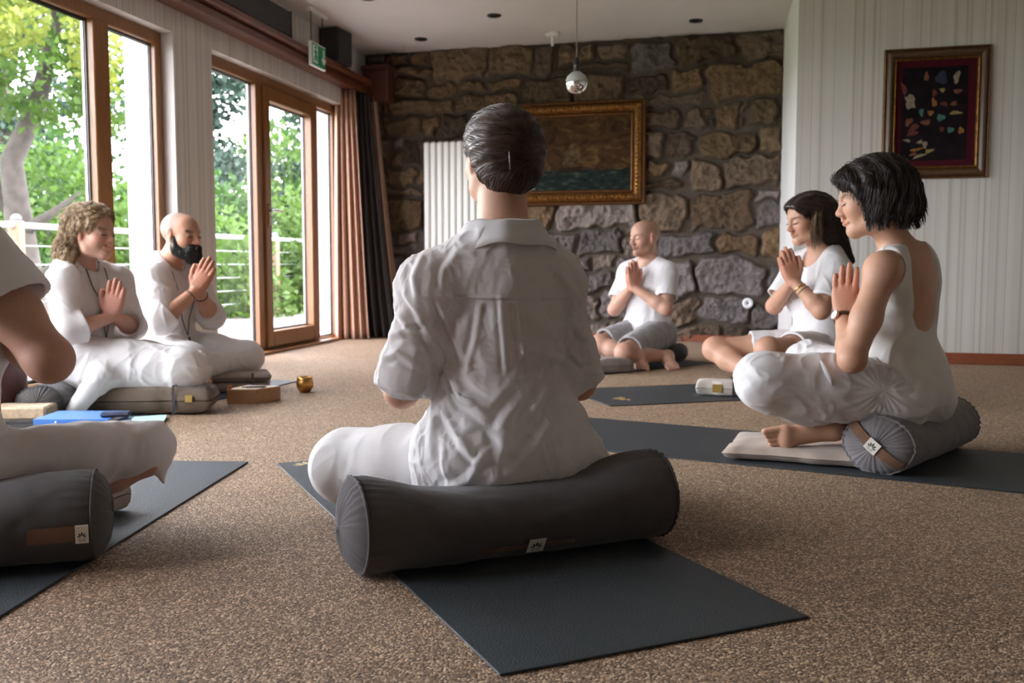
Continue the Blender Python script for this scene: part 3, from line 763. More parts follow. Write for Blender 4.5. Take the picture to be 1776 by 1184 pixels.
def abstract():
    Mx = PWM
    inv = PWM.inverted()
    x0 = (inv @ Vector((2.527 + .0, 6.85, 0))).x; x1 = (inv @ Vector((3.285, 6.85, 0))).x
    def wp(u, v):
        a = (u - 888) / F_PX; t = -(v - 592) / F_PX
        r = Vector((a, math.cos(PITCH) + math.sin(PITCH) * t, -math.sin(PITCH) + math.cos(PITCH) * t))
        # meet the papered wall plane
        o = Vector((0, 0, CAM_H)); n = Vector((sw_n[0], sw_n[1], 0)); p0 = Vector((PW0[0], PW0[1], 0))
        k = (p0 - o).dot(n) / r.dot(n); return inv @ (o + r * k)
    a, b, c, d = wp(1529, 88), wp(1718, 77), wp(1714, 309), wp(1532, 311)
    x0, x1, z0, z1 = (a.x + d.x) / 2, (b.x + c.x) / 2, (c.z + d.z) / 2, (a.z + b.z) / 2
    root = empty('abstract_painting', tuple(PWM @ Vector(((x0 + x1) / 2, .03, z0))), 'dark abstract painting in a brown and gold frame on the striped wall', 'painting')
    brown = wood('frame_brown', (.07, .035, .018), (.13, .07, .035), .35)
    picture_frame(root, Mx, x0, x1, z0, z1, [(0, .018, .03, M['gilt_dark'], 'outer_moulding'), (.018, .062, .045, brown, 'wide_moulding'), (.062, .082, .03, M['gilt'], 'gold_slip')], 0.003)
    mb = MB(Mx); mb.box(x0 + .078, x1 - .078, .003, .010, z0 + .078, z1 - .078); mb.build('red_mount', plain('wine_mount', (.06, .006, .012), .8, spec=.12), root)
    ix0, ix1, iz0, iz1 = x0 + .115, x1 - .135, z0 + .12, z1 - .125
    mb = MB(Mx); mb.box(ix0, ix1, .010, .013, iz0, iz1); cv = mb.build('canvas', plain('black_canvas', (.010, .006, .008), .75, .5, 12, spec=.12), root)
    W, Hh = ix1 - ix0, iz1 - iz0
    cols = {'cream': (.34, .28, .18), 'red': (.16, .025, .02), 'teal': (.06, .20, .17), 'orange': (.36, .15, .03), 'yellow': (.36, .26, .08), 'rust': (.22, .07, .03), 'navy': (.02, .025, .06)}
    spots = [(.14, .65, .09, .1, 'cream', .4), (.12, .60, .08, .05, 'cream', 0), (.03, .78, .05, .09, 'red', .3), (.37, .9, .05, .06, 'rust', 0), (.6, .88, .12, .09, 'navy', 0), (.83, .88, .06, .09, 'cream', -.2),
             (.62, .75, .06, .03, 'yellow', 0), (.85, .73, .09, .03, 'rust', .1), (.5, .72, .05, .05, 'red', 0), (.5, .62, .05, .06, 'orange', .3), (.65, .60, .08, .03, 'red', -.3), (.8, .6, .07, .03, 'rust', .2),
             (.31, .52, .045, .05, 'teal', 0), (.45, .51, .06, .035, 'orange', 0), (.61, .455, .09, .045, 'teal', .1), (.83, .5, .13, .025, 'yellow', 0), (.12, .42, .1, .04, 'rust', .9), (.2, .36, .12, .04, 'red', .6),
             (.38, .41, .10, .035, 'rust', .1), (.63, .33, .05, .035, 'red', 0), (.76, .32, .07, .04, 'teal', 0), (.92, .31, .06, .045, 'orange', 0), (.18, .30, .12, .04, 'red', .2), (.1, .22, .08, .02, 'cream', -.2),
             (.3, .2, .06, .025, 'cream', .3), (.38, .17, .05, .05, 'cream', 0), (.25, .12, .14, .02, 'orange', .2), (.45, .1, .1, .025, 'yellow', .3), (.3, .05, .14, .02, 'cream', .3), (.2, .07, .08, .02, 'rust', .3)]
    for nm, c in cols.items():
        dm = plain('daub_' + nm, tuple(q * .7 for q in c), .45, .45, 60)
        for i, (u, v, w, h, k, an) in enumerate(spots):
            if k != nm: continue
            cx, cz = ix0 + u * W, iz0 + v * Hh
            pts = []
            for j in range(10):
                t = 2 * math.pi * j / 10; q = 1 + .22 * math.sin(3 * t + i) + .1 * math.cos(5 * t + i * 2)
                px, pz_ = math.cos(t) * w * W * .75 * q, math.sin(t) * h * Hh * .8 * q
                pts.append((cx + px * math.cos(an) - pz_ * math.sin(an), .0134 + i * .00004, cz + px * math.sin(an) + pz_ * math.cos(an)))
            mb = MB(Mx); mb.add(pts, [tuple(range(10))]); mb.build('paint_daub', dm, cv)
abstract()

# wall socket
t_ = wall_t(1.985); so = empty('wall_socket', tuple(swp(t_, .06, .33)), 'round white wall socket low on the stone wall', 'socket')
mb = MB(SWM); mb.lathe([(0, .012), (.02, .012), (.022, .022), (.04, .02), (.045, 0)], (t_, .045, .33), 24, Matrix.Rotation(-math.pi / 2, 3, 'X')); mb.build('cover', plain('socket_white', (.85, .85, .86), .4), so, True)
mb = MB(SWM); mb.lathe([(0, .014), (.008, .014), (.008, .012)], (t_, .045, .33), 10, Matrix.Rotation(-math.pi / 2, 3, 'X')); mb.build('hole', M['dark_metal'], so)

# curtains
def curtain(name, label, top, bot, wt, wb, zt, folds, amp, mt, thick=.006, seed=0, dirv=(1, 0)):
    d = Vector((dirv[0], dirv[1], 0)).normalized(); n = Vector((d.y, -d.x, 0))
    rs = random.Random(seed); ph = [rs.uniform(0, 6) for _ in range(4)]
    def fn(side):
        def f(u, v):
            k = v                       # 0 bottom .. 1 top
            c = Vector(bot).lerp(Vector(top), k ** 0.75); w = wb + (wt - wb) * k
            uu = u - .5
            y = amp * (0.9 + .25 * math.sin(3 * v + ph[0])) * math.sin(2 * math.pi * folds * u + ph[1] + .5 * math.sin(2.2 * v + ph[2])) + amp * .3 * math.sin(2 * math.pi * folds * 2.3 * u + ph[3])
            p = c + d * (uu * w) + n * y + n * (side * thick * .5)
            p.z = .004 + k * zt
            return p
        return f
    mb = MB(); mb.grid(fn(1), 70, 24); m2 = MB(); m2.grid(fn(-1), 70, 24)
    nb = len(mb.V); mb.add(m2.V, [f[::-1] for f in m2.F])
    # close the rim
    rim = [i for i in range(70)]; 
    for i in range(69): mb.F.append((i, nb + i, nb + i + 1, i + 1)); o_ = 23 * 70; mb.F.append((o_ + i, o_ + i + 1, nb + o_ + i + 1, nb + o_ + i))
    for j in range(23): mb.F.append((j * 70, (j + 1) * 70, nb + (j + 1) * 70, nb + j * 70)); q = j * 70 + 69; mb.F.append((q, nb + q, nb + q + 70, q + 70))
    return tag(mb.build(name, mt, None, True), label, 'curtain', 'curtains by the corner')
M['pink_curtain'] = cloth('rose_beige_curtain', (0.52, 0.31, 0.22), .85, 500, .06, .2)
M['dark_curtain'] = cloth('dark_brown_curtain', (0.035, 0.027, 0.026), .85, 500, .1, .2)
M['pale_curtain'] = cloth('pale_curtain', (0.36, 0.24, 0.18), .85, 500, .06, .2)
curtain('curtain', 'rose-beige curtain gathered at the end of the glazed door', (-1.445, 8.62, 0), (-1.40, 8.55, 0), .17, .30, 2.16, 4.5, .028, M['pink_curtain'], seed=1, dirv=(.97, .2))
curtain('curtain', 'dark brown curtain hanging beside the rose-beige one', (-1.325, 8.80, 0), (-1.17, 8.72, 0), .12, .28, 2.16, 3.5, .03, M['dark_curtain'], seed=2, dirv=(.97, .1))
curtain('curtain', 'narrow pale curtain edge sweeping down beside the stone wall', (-1.235, 8.90, 0), (-1.00, 8.80, 0), .05, .10, 2.14, 1.5, .02, M['pale_curtain'], seed=3, dirv=(.97, -.1))
# ================================================================ BODIES: smooth solids meshed with surface nets
def A_(*v): return np.array(v, float)
def nrm(v): v = np.asarray(v, float); return v / (np.linalg.norm(v) + 1e-12)
def W(u, v, y):
    """the point of the room at depth y that the photograph shows at (u, v)"""
    a = (u - 888) / F_PX; t = -(v - 592) / F_PX
    r = A_(a, math.cos(PITCH) + math.sin(PITCH) * t, -math.sin(PITCH) + math.cos(PITCH) * t)
    return r * (y / r[1]) + A_(0, 0, CAM_H)

class Pr:
    __slots__ = ('f', 'c', 'r', 'k', 'op')
    def __init__(s, f, c, r, k, op='u'): s.f, s.c, s.r, s.k, s.op = f, np.asarray(c, float), r, k, op

def cap(a, b, ra, rb=None, k=.03, op='u', flat=1.0, fdir=None):
    """tapered capsule; flat<1 squashes it along fdir"""
    a, b = np.asarray(a, float), np.asarray(b, float); rb = ra if rb is None else rb
    ba = b - a; L2 = ba @ ba + 1e-12
    def f(P):
        pa = P - a; t = np.clip(pa @ ba / L2, 0, 1); q = pa - t[:, None] * ba
        if fdir is not None:
            h = q @ fdir; d = np.sqrt(np.maximum((q * q).sum(1) - h * h + (h / flat) ** 2, 0)); return (d - (ra + t * (rb - ra))) * max(flat, .75)
        return np.sqrt((q * q).sum(1)) - (ra + t * (rb - ra))
    return Pr(f, (a + b) / 2, math.sqrt(L2) / 2 + max(ra, rb), k, op)

def ell(c, Rm, r, k=.03, op='u'):
    c = np.asarray(c, float); r = np.asarray(r, float); Rm = np.eye(3) if Rm is None else Rm
    def f(P):
        q = (P - c) @ Rm / r; k0 = np.sqrt((q * q).sum(1)); k1 = np.sqrt(((q / r) ** 2).sum(1)) + 1e-9
        return np.where(k0 < 1e-6, -r.min(), k0 * (k0 - 1) / k1)
    return Pr(f, c, r.max(), k, op)

def rbox(c, Rm, h, rd, k=.01, op='u'):
    c = np.asarray(c, float); h = np.asarray(h, float)
    def f(P):
        q = np.abs((P - c) @ Rm) - (h - rd); return np.sqrt((np.maximum(q, 0) ** 2).sum(1)) + np.minimum(q.max(1), 0) - rd
    return Pr(f, c, float(np.linalg.norm(h)), k, op)

def half(p, n, k=.008, op='i'):
    """keeps the side the normal n points away from"""
    p = np.asarray(p, float); n = nrm(n)
    return Pr(lambda P: (P - p) @ n, p, 1e6, k, op)

def sleeve(a, b, ra, rb, k=.02, wall=.011, hollow=.05, end=None):
    """tapered sleeve with an open, hollow end at b"""
    a, b = np.asarray(a, float), np.asarray(b, float); ax = nrm(b - a); L = np.linalg.norm(b - a)
    n = ax if end is None else nrm(end)
    def f(P):
        pa = P - a; t = np.clip(pa @ ax / L, 0, 1.15); q = pa - (t * L)[:, None] * ax
        d0 = np.sqrt((q * q).sum(1)) - (ra + t * (rb - ra)); e = (P - b) @ n
        d = np.maximum(d0, e); inner = np.maximum(d0 + wall, -(e + hollow)); return np.maximum(d, -inner)
    return Pr(f, (a + b) / 2, L / 2 + max(ra, rb) + .02, k)

def ev(prims, P, sel=None):
    d = np.full(len(P), 1.0)
    for i, p in enumerate(prims):
        if sel is not None and not sel[i]: continue
        g = p.f(P); k = p.k
        if p.op == 'u': h = np.clip(.5 + .5 * (d - g) / k, 0, 1); d = d + (g - d) * h - k * h * (1 - h)
        elif p.op == 's': h = np.clip(.5 - .5 * (d + g) / k, 0, 1); d = d + (-g - d) * h + k * h * (1 - h)
        else: h = np.clip(.5 - .5 * (d - g) / k, 0, 1); d = d + (g - d) * h + k * h * (1 - h)
    return d

def sdf_mesh(prims, res, pad=.02):
    B = 8
    U = [p for p in prims if p.op == 'u']
    lo = np.min([p.c - p.r for p in U], 0) - pad; hi = np.max([p.c + p.r for p in U], 0) + pad
    nb = np.ceil((hi - lo) / (res * B)).astype(int) + 1
    bs = res * B; hd = bs * math.sqrt(3) / 2
    gi = np.stack(np.meshgrid(*[np.arange(n) for n in nb], indexing='ij'), -1).reshape(-1, 3)
    ctr = lo + (gi + .5) * bs
    dc = ev(prims, ctr)
    act = np.abs(dc) < hd * 1.7 + .012
    shp = nb * B + 1
    G = np.ones(shp, np.float32)
    fill = np.where(dc < 0, -1.0, 1.0).reshape(nb)
    G[:-1, :-1, :-1] = np.repeat(np.repeat(np.repeat(fill, B, 0), B, 1), B, 2)
    ar = np.arange(B + 1); loc = np.stack(np.meshgrid(ar, ar, ar, indexing='ij'), -1).reshape(-1, 3) * res
    pc = np.array([p.c for p in prims]); pr = np.array([p.r for p in prims]); pk = np.array([p.k for p in prims])
    for b in np.where(act)[0]:
        c = ctr[b]; dist = np.linalg.norm(pc - c, axis=1) - pr - hd * 1.4
        sel = dist < pk + .03
        P = lo + gi[b] * bs + loc
        i, j, k = gi[b] * B
        G[i:i + B + 1, j:j + B + 1, k:k + B + 1] = ev(prims, P, sel).reshape(B + 1, B + 1, B + 1)
    I = G < 0
    c8 = [I[dx:I.shape[0] - 1 + dx, dy:I.shape[1] - 1 + dy, dz:I.shape[2] - 1 + dz] for dx in (0, 1) for dy in (0, 1) for dz in (0, 1)]
    s = sum(x.astype(np.int8) for x in c8); cells = np.argwhere((s > 0) & (s < 8))
    cid = np.full(c8[0].shape, -1, np.int32); cid[tuple(cells.T)] = np.arange(len(cells))
    acc = np.zeros((len(cells), 3)); cnt = np.zeros(len(cells))
    corners = np.array([(dx, dy, dz) for dx in (0, 1) for dy in (0, 1) for dz in (0, 1)])
    val = np.stack([G[tuple((cells + c).T)] for c in corners], 1)
    for a in range(8):
        for b in range(a + 1, 8):
            if np.abs(corners[a] - corners[b]).sum() != 1: continue
            va, vb = val[:, a], val[:, b]; m = (va < 0) != (vb < 0)
            t = va[m] / (va[m] - vb[m]); acc[m] += corners[a] + t[:, None] * (corners[b] - corners[a]); cnt[m] += 1
    V = lo + (cells + acc / cnt[:, None]) * res
    Q = []
    for ax in range(3):
        o1, o2 = [(1, 2), (2, 0), (0, 1)][ax]
        sl0 = [slice(None)] * 3; sl1 = [slice(None)] * 3
        sl0[ax] = slice(0, -1); sl1[ax] = slice(1, None)
        ch = I[tuple(sl0)] != I[tuple(sl1)]
        e = np.argwhere(ch); e = e[(e[:, o1] > 0) & (e[:, o2] > 0) & (e[:, o1] < cid.shape[o1]) & (e[:, o2] < cid.shape[o2])]
        s_ = I[tuple(e.T)]
        d1 = np.zeros(3, int); d1[o1] = 1; d2 = np.zeros(3, int); d2[o2] = 1
        q = np.stack([cid[tuple((e - d1 - d2).T)], cid[tuple((e - d2).T)], cid[tuple(e.T)], cid[tuple((e - d1).T)]], 1)
        q[~s_] = q[~s_][:, ::-1]; Q.append(q)
    Q = np.concatenate(Q); Q = Q[(Q >= 0).all(1)]
    return V, Q

def vnormals(V, Q):
    n = np.cross(V[Q[:, 2]] - V[Q[:, 0]], V[Q[:, 3]] - V[Q[:, 1]]); N_ = np.zeros_like(V)
    for k in range(4): np.add.at(N_, Q[:, k], n)
    return N_ / (np.linalg.norm(N_, axis=1)[:, None] + 1e-12)

def relax(V, Q, it=1, w=.5):
    for _ in range(it):
        S = np.zeros_like(V); c = np.zeros(len(V))
        for k in range(4):
            np.add.at(S, Q[:, k], V[Q[:, (k + 1) % 4]] + V[Q[:, (k + 3) % 4]]); np.add.at(c, Q[:, k], 2)
        V = V + w * (S / np.maximum(c, 1)[:, None] - V)
    return V

def crumple(V, Q, amp, scale=9, seed=0, stretch=(1, 1, .45), ridge=True):
    """cloth folds: ridged, domain-warped noise along the normals"""
    Nn = vnormals(V, Q)
    P = V * scale * np.array(stretch)
    wv = np.stack([fbm(P * .6 + 3.1, 2, seed + 1), fbm(P * .6 + 7.7, 2, seed + 2), fbm(P * .6 + 1.3, 2, seed + 3)], 1)
    P = P + wv * 1.6
    a = vnoise(P, seed); b = vnoise(P * 2.1 + 5, seed + 9); c = vnoise(P * 4.7 + 2, seed + 12)
    r = (1 - np.abs(a) * 2.2) * .6 + (1 - np.abs(b) * 2.2) * .32 + c * .1 if ridge else a * .7 + b * .3
    return V + Nn * (amp * r)[:, None]

def ring(name, c, ax, rx, ry, xd, tr, mat, parent, n=40, m=8, w=1.0, part=None):
    """elliptical ring (bracelets, straps): section radius tr, widened w times along the axis"""
    ax = nrm(ax); xd = nrm(np.asarray(xd) - ax * (np.asarray(xd) @ ax)); yd = np.cross(ax, xd)
    V, Fc = [], []
    for i in range(n):
        t = 2 * math.pi * i / n; o = xd * math.cos(t) * rx + yd * math.sin(t) * ry; od = nrm(xd * math.cos(t) / rx + yd * math.sin(t) / ry)
        for j in range(m):
            s = 2 * math.pi * j / m; V.append(np.asarray(c) + o + od * tr * math.cos(s) + ax * tr * w * math.sin(s))
    for i in range(n):
        for j in range(m): Fc.append((i * m + j, ((i + 1) % n) * m + j, ((i + 1) % n) * m + (j + 1) % m, i * m + (j + 1) % m))
    return mesh(name, V, Fc, mat, parent, True)

def tubes(paths, rads, n=4):
    """many thin tubes at once: V, F arrays"""
    Vs, Fs = [], []; off = 0
    for P, r in zip(paths, rads):
        P = np.asarray(P); m = len(P); t = np.gradient(P, axis=0); t /= np.linalg.norm(t, axis=1)[:, None] + 1e-9
        up = np.array([.31, .2, .93]); a = np.cross(t, up); a /= np.linalg.norm(a, axis=1)[:, None] + 1e-9; b = np.cross(t, a)
        rr = r * np.concatenate([[.7], np.ones(m - 3), [.7, .25]]) if m > 4 else np.full(m, r)
        ph = np.arange(n) * 2 * math.pi / n
        V = P[:, None, :] + rr[:, None, None] * (a[:, None, :] * np.cos(ph)[None, :, None] + b[:, None, :] * np.sin(ph)[None, :, None])
        i, j = np.meshgrid(np.arange(m - 1), np.arange(n), indexing='ij')
        q = np.stack([i * n + j, i * n + (j + 1) % n, (i + 1) * n + (j + 1) % n, (i + 1) * n + j], -1).reshape(-1, 4)
        Vs.append(V.reshape(-1, 3)); Fs.append(q + off); off += m * n
    return np.concatenate(Vs), np.concatenate(Fs)

def grow(V, Q, flow, n, steps, dl, rad, lift, seed, keep=None, wave=0.0, wfreq=40.0, free=0):
    """hair strands marched over a hair surface along a flow field"""
    rs = np.random.RandomState(seed); Nn = vnormals(V, Q)
    kd = KDTree(len(V))
    for i, v in enumerate(V): kd.insert(v, i)
    kd.balance()
    cand = np.arange(len(V)) if keep is None else np.where(keep)[0]
    paths, rads = [], []
    for i in rs.choice(cand, n):
        p = V[i].copy(); nn = Nn[i]; lf = lift * rs.uniform(.3, 1.3); P = []; ph = rs.uniform(0, 6.28); am = wave * rs.uniform(.5, 1.3); st = rs.randint(max(4, steps // 2), steps + 1)
        side = None
        for k in range(st):
            d = flow(p) + rs.normal(size=3) * .05; d = nrm(d - nn * (d @ nn) * (0.9 if k < st - free else 0.2)); side = nrm(np.cross(d, nn))
            P.append(p + nn * lf + side * am * math.sin(ph + wfreq * k * dl) + nn * am * .6 * math.cos(ph + wfreq * k * dl))
            p = p + d * dl
            if k < st - free:
                co, j, _ = kd.find(p); co = np.array(co); nn = Nn[j]; p = p - nn * ((p - co) @ nn)
        paths.append(np.array(P)); rads.append(rad * rs.uniform(.6, 1.4))
    return tubes(paths, rads)

# ---------------------------------------------------------------- people
class Person:
    def __init__(s, base, face, seat, label, k=1.0, fem=True, head=(0, 0), skin=(0.56, 0.33, 0.23), build=1.0, **ov):
        a = R(face); s.f = A_(math.cos(a), math.sin(a), 0); s.l = A_(-math.sin(a), math.cos(a), 0); s.k = k; s.fem = fem; s.base = base
        L = lambda x, y, h: A_(base[0], base[1], 0) + k * (x * s.f + y * s.l) + A_(0, 0, h)
        S = lambda x, y, h: L(x, y, seat + k * h)
        s.L, s.S, s.seat, s.b = L, S, seat, build
        J = dict(P=S(0, 0, .1), N=S(-.02, 0, .57), H=S(.03, 0, .735), SL=S(-.01, .165, .515), SR=S(-.01, -.165, .515), EL=S(.05, .24, .26), ER=S(.05, -.24, .26),
                 WL=S(.235, .025, .36), WR=S(.235, -.025, .36), T=S(.29, 0, .53), hL=S(0, .085, .085), hR=S(0, -.085, .085),
                 KL=L(.31, .33, .11), KR=L(.31, -.33, .11), AL=L(.27, -.04, .06), AR=L(.22, .05, .06), FL=None, FR=None)
        J.update(ov); s.J = J
        if J['FL'] is None: J['FL'] = J['AL'] + nrm(nrm(J['AL'] - J['KL']) * .5 + s.f * .6) * .2 * k
        if J['FR'] is None: J['FR'] = J['AR'] + nrm(nrm(J['AR'] - J['KR']) * .5 + s.f * .6) * .2 * k
        for q in ('FL', 'FR'): J[q][2] = max(J[q][2], .04)
        u = nrm(J['N'] - J['P']); s.u = u; s.sh = nrm(J['SL'] - J['SR']); fl = nrm(np.cross(s.l, u)); s.tf = fl; s.TR = np.stack([fl, nrm(np.cross(u, fl)), u], 1); s.ts = np.linalg.norm(J['N'] - J['P']) / .47
        hy, hp = head; a = R(hy); hf = A_(math.cos(a) * math.cos(R(hp)), math.sin(a) * math.cos(R(hp)), math.sin(R(hp)))
        hl = nrm(np.cross(A_(0, 0, 1), hf)); s.HR = np.stack([hf, hl, np.cross(hf, hl)], 1)
        s.skin = np.array(skin); s.label = label
        s.root = empty('person', (base[0], base[1], 0), label, 'person')
        s.hs = .97 if fem else 1.0
    def T(s, a, b, c): return s.J['P'] + s.TR @ A_(a * s.k, b * s.k, c * s.ts)
    def hd(s, a, b, c): return s.J['H'] + s.HR @ (A_(a, b, c) * s.hs)
    # -- body
    def torso(s, e=0.0, low=True, trap=.475):
        fm, T, RR, b, k = s.fem, s.T, s.TR, s.b, s.k; o = []
        if low:
            o += [ell(T(0, 0, 0), RR, A_(.108 * b + e, .160 * b + e, .11 + e)), ell(T(-.045, .075, -.03), RR, A_(.098 + e, .088 + e, .075 + e)), ell(T(-.045, -.075, -.03), RR, A_(.098 + e, .088 + e, .075 + e))]
        o += [ell(T(.0, 0, .14), RR, A_((.088 if fm else .095) * b + e, (.122 if fm else .142) * b + e, .13 + e), .05),
              ell(T(0, 0, .29), RR, A_((.098 if fm else .108) * b + e, (.136 if fm else .155) * b + e, .155 + e), .05),
              ell(T(-.012, 0, .40), RR, A_(.078 + e, (.135 if fm else .155) + e, .085 + e), .05)]
        for sg, q in ((1, 'L'), (-1, 'R')):
            sh = s.J['S' + q]; r = .050 if fm else .057
            o.append(ell(sh, None, A_(r + e, r + e, r + e), .05))
            o.append(cap(T(-.022, .045 * sg, trap), sh, .036 + e * .8, .040 + e, .05))
            if fm: o.append(ell(T(.068, .062 * sg, .265), RR, A_(.052 + e, .062 + e, .062 + e), .04))
            else: o.append(ell(T(.06, .065 * sg, .32), RR, A_(.045 + e, .075 + e, .06 + e), .04))
        return o
    def arm(s, q, e=0.0, fat=1.0):
        S_, E, Wr = s.J['S' + q], s.J['E' + q], s.J['W' + q]; c = (1.0 if s.fem else 1.12) * fat
        m = E + (Wr - E) * .28; el_n = nrm(nrm(E - S_) + nrm(E - Wr))
        return [cap(S_, S_ + (E - S_) * .55, .046 * c + e, .043 * c + e, .03), cap(S_ + (E - S_) * .55, E, .043 * c + e, .037 * c + e, .03), ell(E + el_n * .004, None, A_(.037, .037, .037) * c + e, .02),
                cap(E, m, .037 * c + e, .039 * c + e, .02), cap(m, Wr, .039 * c + e, .0245 * c + e, .02)]
    def leg(s, q, e=0.0, fat=1.0):
        h, K, An = s.J['h' + q], s.J['K' + q], s.J['A' + q]; c = fat
        ca = K + (An - K) * .33 + A_(0, 0, -.008)
        return [cap(h, h + (K - h) * .5, .085 * c + e, .073 * c + e, .04), cap(h + (K - h) * .5, K, .073 * c + e, .055 * c + e, .03), ell(K, None, A_(.055, .055, .055) * c + e, .03),
                cap(K, ca, .051 * c + e, .054 * c + e, .03), cap(ca, An, .054 * c + e, .034 * c + e, .03)]
    def foot(s, q):
        An, Fo = s.J['A' + q], s.J['F' + q]; d = nrm(Fo - An); K = s.J['K' + q]
        dn = A_(0, 0, -1); sole = getattr(s, 'sole' + q, None); dn = dn if sole is None else nrm(sole); dn = nrm(dn - d * (dn @ d)); sd = np.cross(d, dn); L = np.linalg.norm(Fo - An)
        big = 1 if q == 'L' else -1
        heel = An + dn * .035 - d * .025
        o = [cap(An, heel, .032, .030, .02), cap(heel, An + d * L * .62 + dn * .035, .030, .026, .025), cap(An + d * .02, An + d * L * .6 + dn * .026, .034, .024, .03),
             cap(An + d * L * .62 + dn * .034 - sd * .024, An + d * L * .64 + dn * .034 + sd * .024, .022, .022, .02)]
        for i in range(5):
            x = (-.034 + .017 * i); b0 = An + d * L * .66 + sd * x * big + dn * .034; ln = (.062, .058, .052, .046, .038)[i]; r = (.0125, .0095, .009, .0085, .008)[i]
            o.append(cap(b0, b0 + d * ln, r, r * .9, .006))
        return o
    def hand(s, q, tip=None, n=None, wrist_off=.013, spread=1.0):
        """flat hand with five fingers, palm against the other palm"""
        Wr = s.J['W' + q]; T_ = s.J['T'] if tip is None else tip; k = s.k * (1.0 if s.fem else 1.08)
        mid = (s.J['WL'] + s.J['WR']) / 2; f = nrm(T_ - mid)
        n = (mid - Wr) if n is None else np.asarray(n, float); n = n - f * (n @ f); n = nrm(n)
        t = nrm(np.cross(f, n)); back = s.J['N'] - mid
        if t @ back < 0: t = -t
        o = []; p0 = Wr; base = mid - n * wrist_off
        kn = [(.031, .086, .0115), (.0105, .092, .0115), (-.0095, .087, .011), (-.028, .078, .0105)]; fl = [.070, .079, .073, .056]
        for (x, y, r), ln in zip(kn, fl):
            a0 = p0 * .6 + base * .4 + t * x * .45 * k; b0 = base + f * y * k + t * x * k
            o.append(cap(a0, b0, .0125 * k, r * k, .014))
            d1 = nrm(f + t * x * 2.2 * spread - n * .02); d2 = nrm(f + t * x * 1.2 + n * .10); d3 = nrm(f + t * x * .8 + n * .16)
            c0 = b0 + d1 * ln * .45 * k; c1 = c0 + d2 * ln * .3 * k; c2 = c1 + d3 * ln * .25 * k
            o += [cap(b0, c0, .0092 * k, .0086 * k, .006), cap(c0, c1, .0086 * k, .0079 * k, .004), cap(c1, c2, .0079 * k, .0066 * k, .004)]
        o.append(ell(base + f * .05 * k - n * .001, np.stack([f, t, n], 1), A_(.047, .036, .0145) * k, .012))
        a0 = base + f * .018 * k + t * .022 * k; b0 = base + f * .050 * k + t * .047 * k - n * .003; c0 = b0 + (f * .034 + t * .010) * k; d0 = c0 + (f * .026 + t * .001) * k
        o += [cap(a0, b0, .016 * k, .0125 * k, .012), cap(b0, c0, .0115 * k, .0098 * k, .005), cap(c0, d0, .0098 * k, .0078 * k, .004)]
        return o
    def head(s):
        h, RR, m = s.hd, s.HR, s.hs; E = lambda c, r, k=.02, op='u': ell(h(*c), RR, A_(*r) * m, k, op); C = lambda a, b, r0, r1, k=.015, op='u': cap(h(*a), h(*b), r0 * m, r1 * m, k, op)
        jw = .044 if s.fem else .05
        o = [cap(s.J['N'] - s.u * .03 + s.TR @ A_(-.005, 0, 0), h(-.018, 0, -.06), (.055 if s.fem else .063) + s.nk, (.050 if s.fem else .058) + s.nk * .8, .04),
             E((-.016, 0, .034), (.096, .075, .082)), E((.042, 0, .040), (.052, .062, .056), .03), E((.032, 0, -.028), (.060, .060, .082), .03),
             C((-.005, jw + .008, -.045), (.015, jw, -.072), .018, .018, .03), C((-.005, -jw - .008, -.045), (.015, -jw, -.072), .018, .018, .03),
             C((.015, jw, -.072), (.070, .012, -.098), .018, .018, .03), C((.015, -jw, -.072), (.070, -.012, -.098), .018, .018, .03), E((.078, 0, -.095), (.017, .020, .016), .02),
             E((.060, .040, -.026), (.026, .024, .026), .03), E((.060, -.040, -.026), (.026, .024, .026), .03),
             C((.088, .012, .022), (.070, .046, .024), .009, .008, .02), C((.088, -.012, .022), (.070, -.046, .024), .009, .008, .02)]
        for y in (1, -1): o.append(E((.099, .032 * y, .003), (.014, .019, .012), .014, 's'))
        for y in (1, -1): o += [E((.076, .032 * y, .002), (.0165, .0165, .0145), .008), C((.091, .016 * y, -.004), (.089, .048 * y, -.002), .003, .0025, .005)]
        o += [C((.091, 0, .020), (.107, 0, -.022), .0085, .0105, .015), E((.112, 0, -.030), (.0125, .0125, .011), .01), E((.100, .0125, -.034), (.012, .0075, .0085), .008), E((.100, -.0125, -.034), (.012, .0075, .0085), .008),
              C((.100, -.004, -.043), (.103, .004, -.053), .006, .006, .012)]
        for y in (1, -1): o += [C((.1005, 0, -.0575), (.090, .022 * y, -.062), .0056, .003, .008), C((.0985, 0, -.0675), (.088, .020 * y, -.0635), .0064, .003, .008)]
        for y in (1, -1): o.append(C((.1065, .001 * y, -.0625), (.094, .023 * y, -.063), .0016, .0016, .003, 's'))
        for y in (1, -1):
            o += [E((-.008, .076 * y, .008), (.018, .010, .026), .01), E((-.003, .074 * y, -.022), (.010, .007, .014), .01), E((-.003, .087 * y, .004), (.009, .006, .015), .005, 's'), C((.003, .078 * y, -.005), (.003, .076 * y, -.016), .006, .005, .006)]
        return o
    def make_body(s, res=.0032, extra=(), hands='LR', feet='LR', fat=1.0, tints=None, arms='LR', legs='LR', trap=.475):
        pr = s.torso(trap=trap)
        for q in legs: pr += s.leg(q)
        for q in arms: pr += s.arm(q, 0, fat)
        pr += s.head()
        for q in feet: pr += s.foot(q)
        for q in hands: pr += s.hand(q)
        pr += list(extra)
        V, Q = sdf_mesh(pr, res); V = relax(V, Q, 1, .35)
        o = mesh('body', V, Q, SKIN, s.root, True)
        # natural skin colouring
        q = (V - s.J['H']) @ s.HR / s.hs; c = np.tile(s.skin, (len(V), 1))
        c *= (1 + .10 * fbm(V * 26, 3, 4))[:, None]
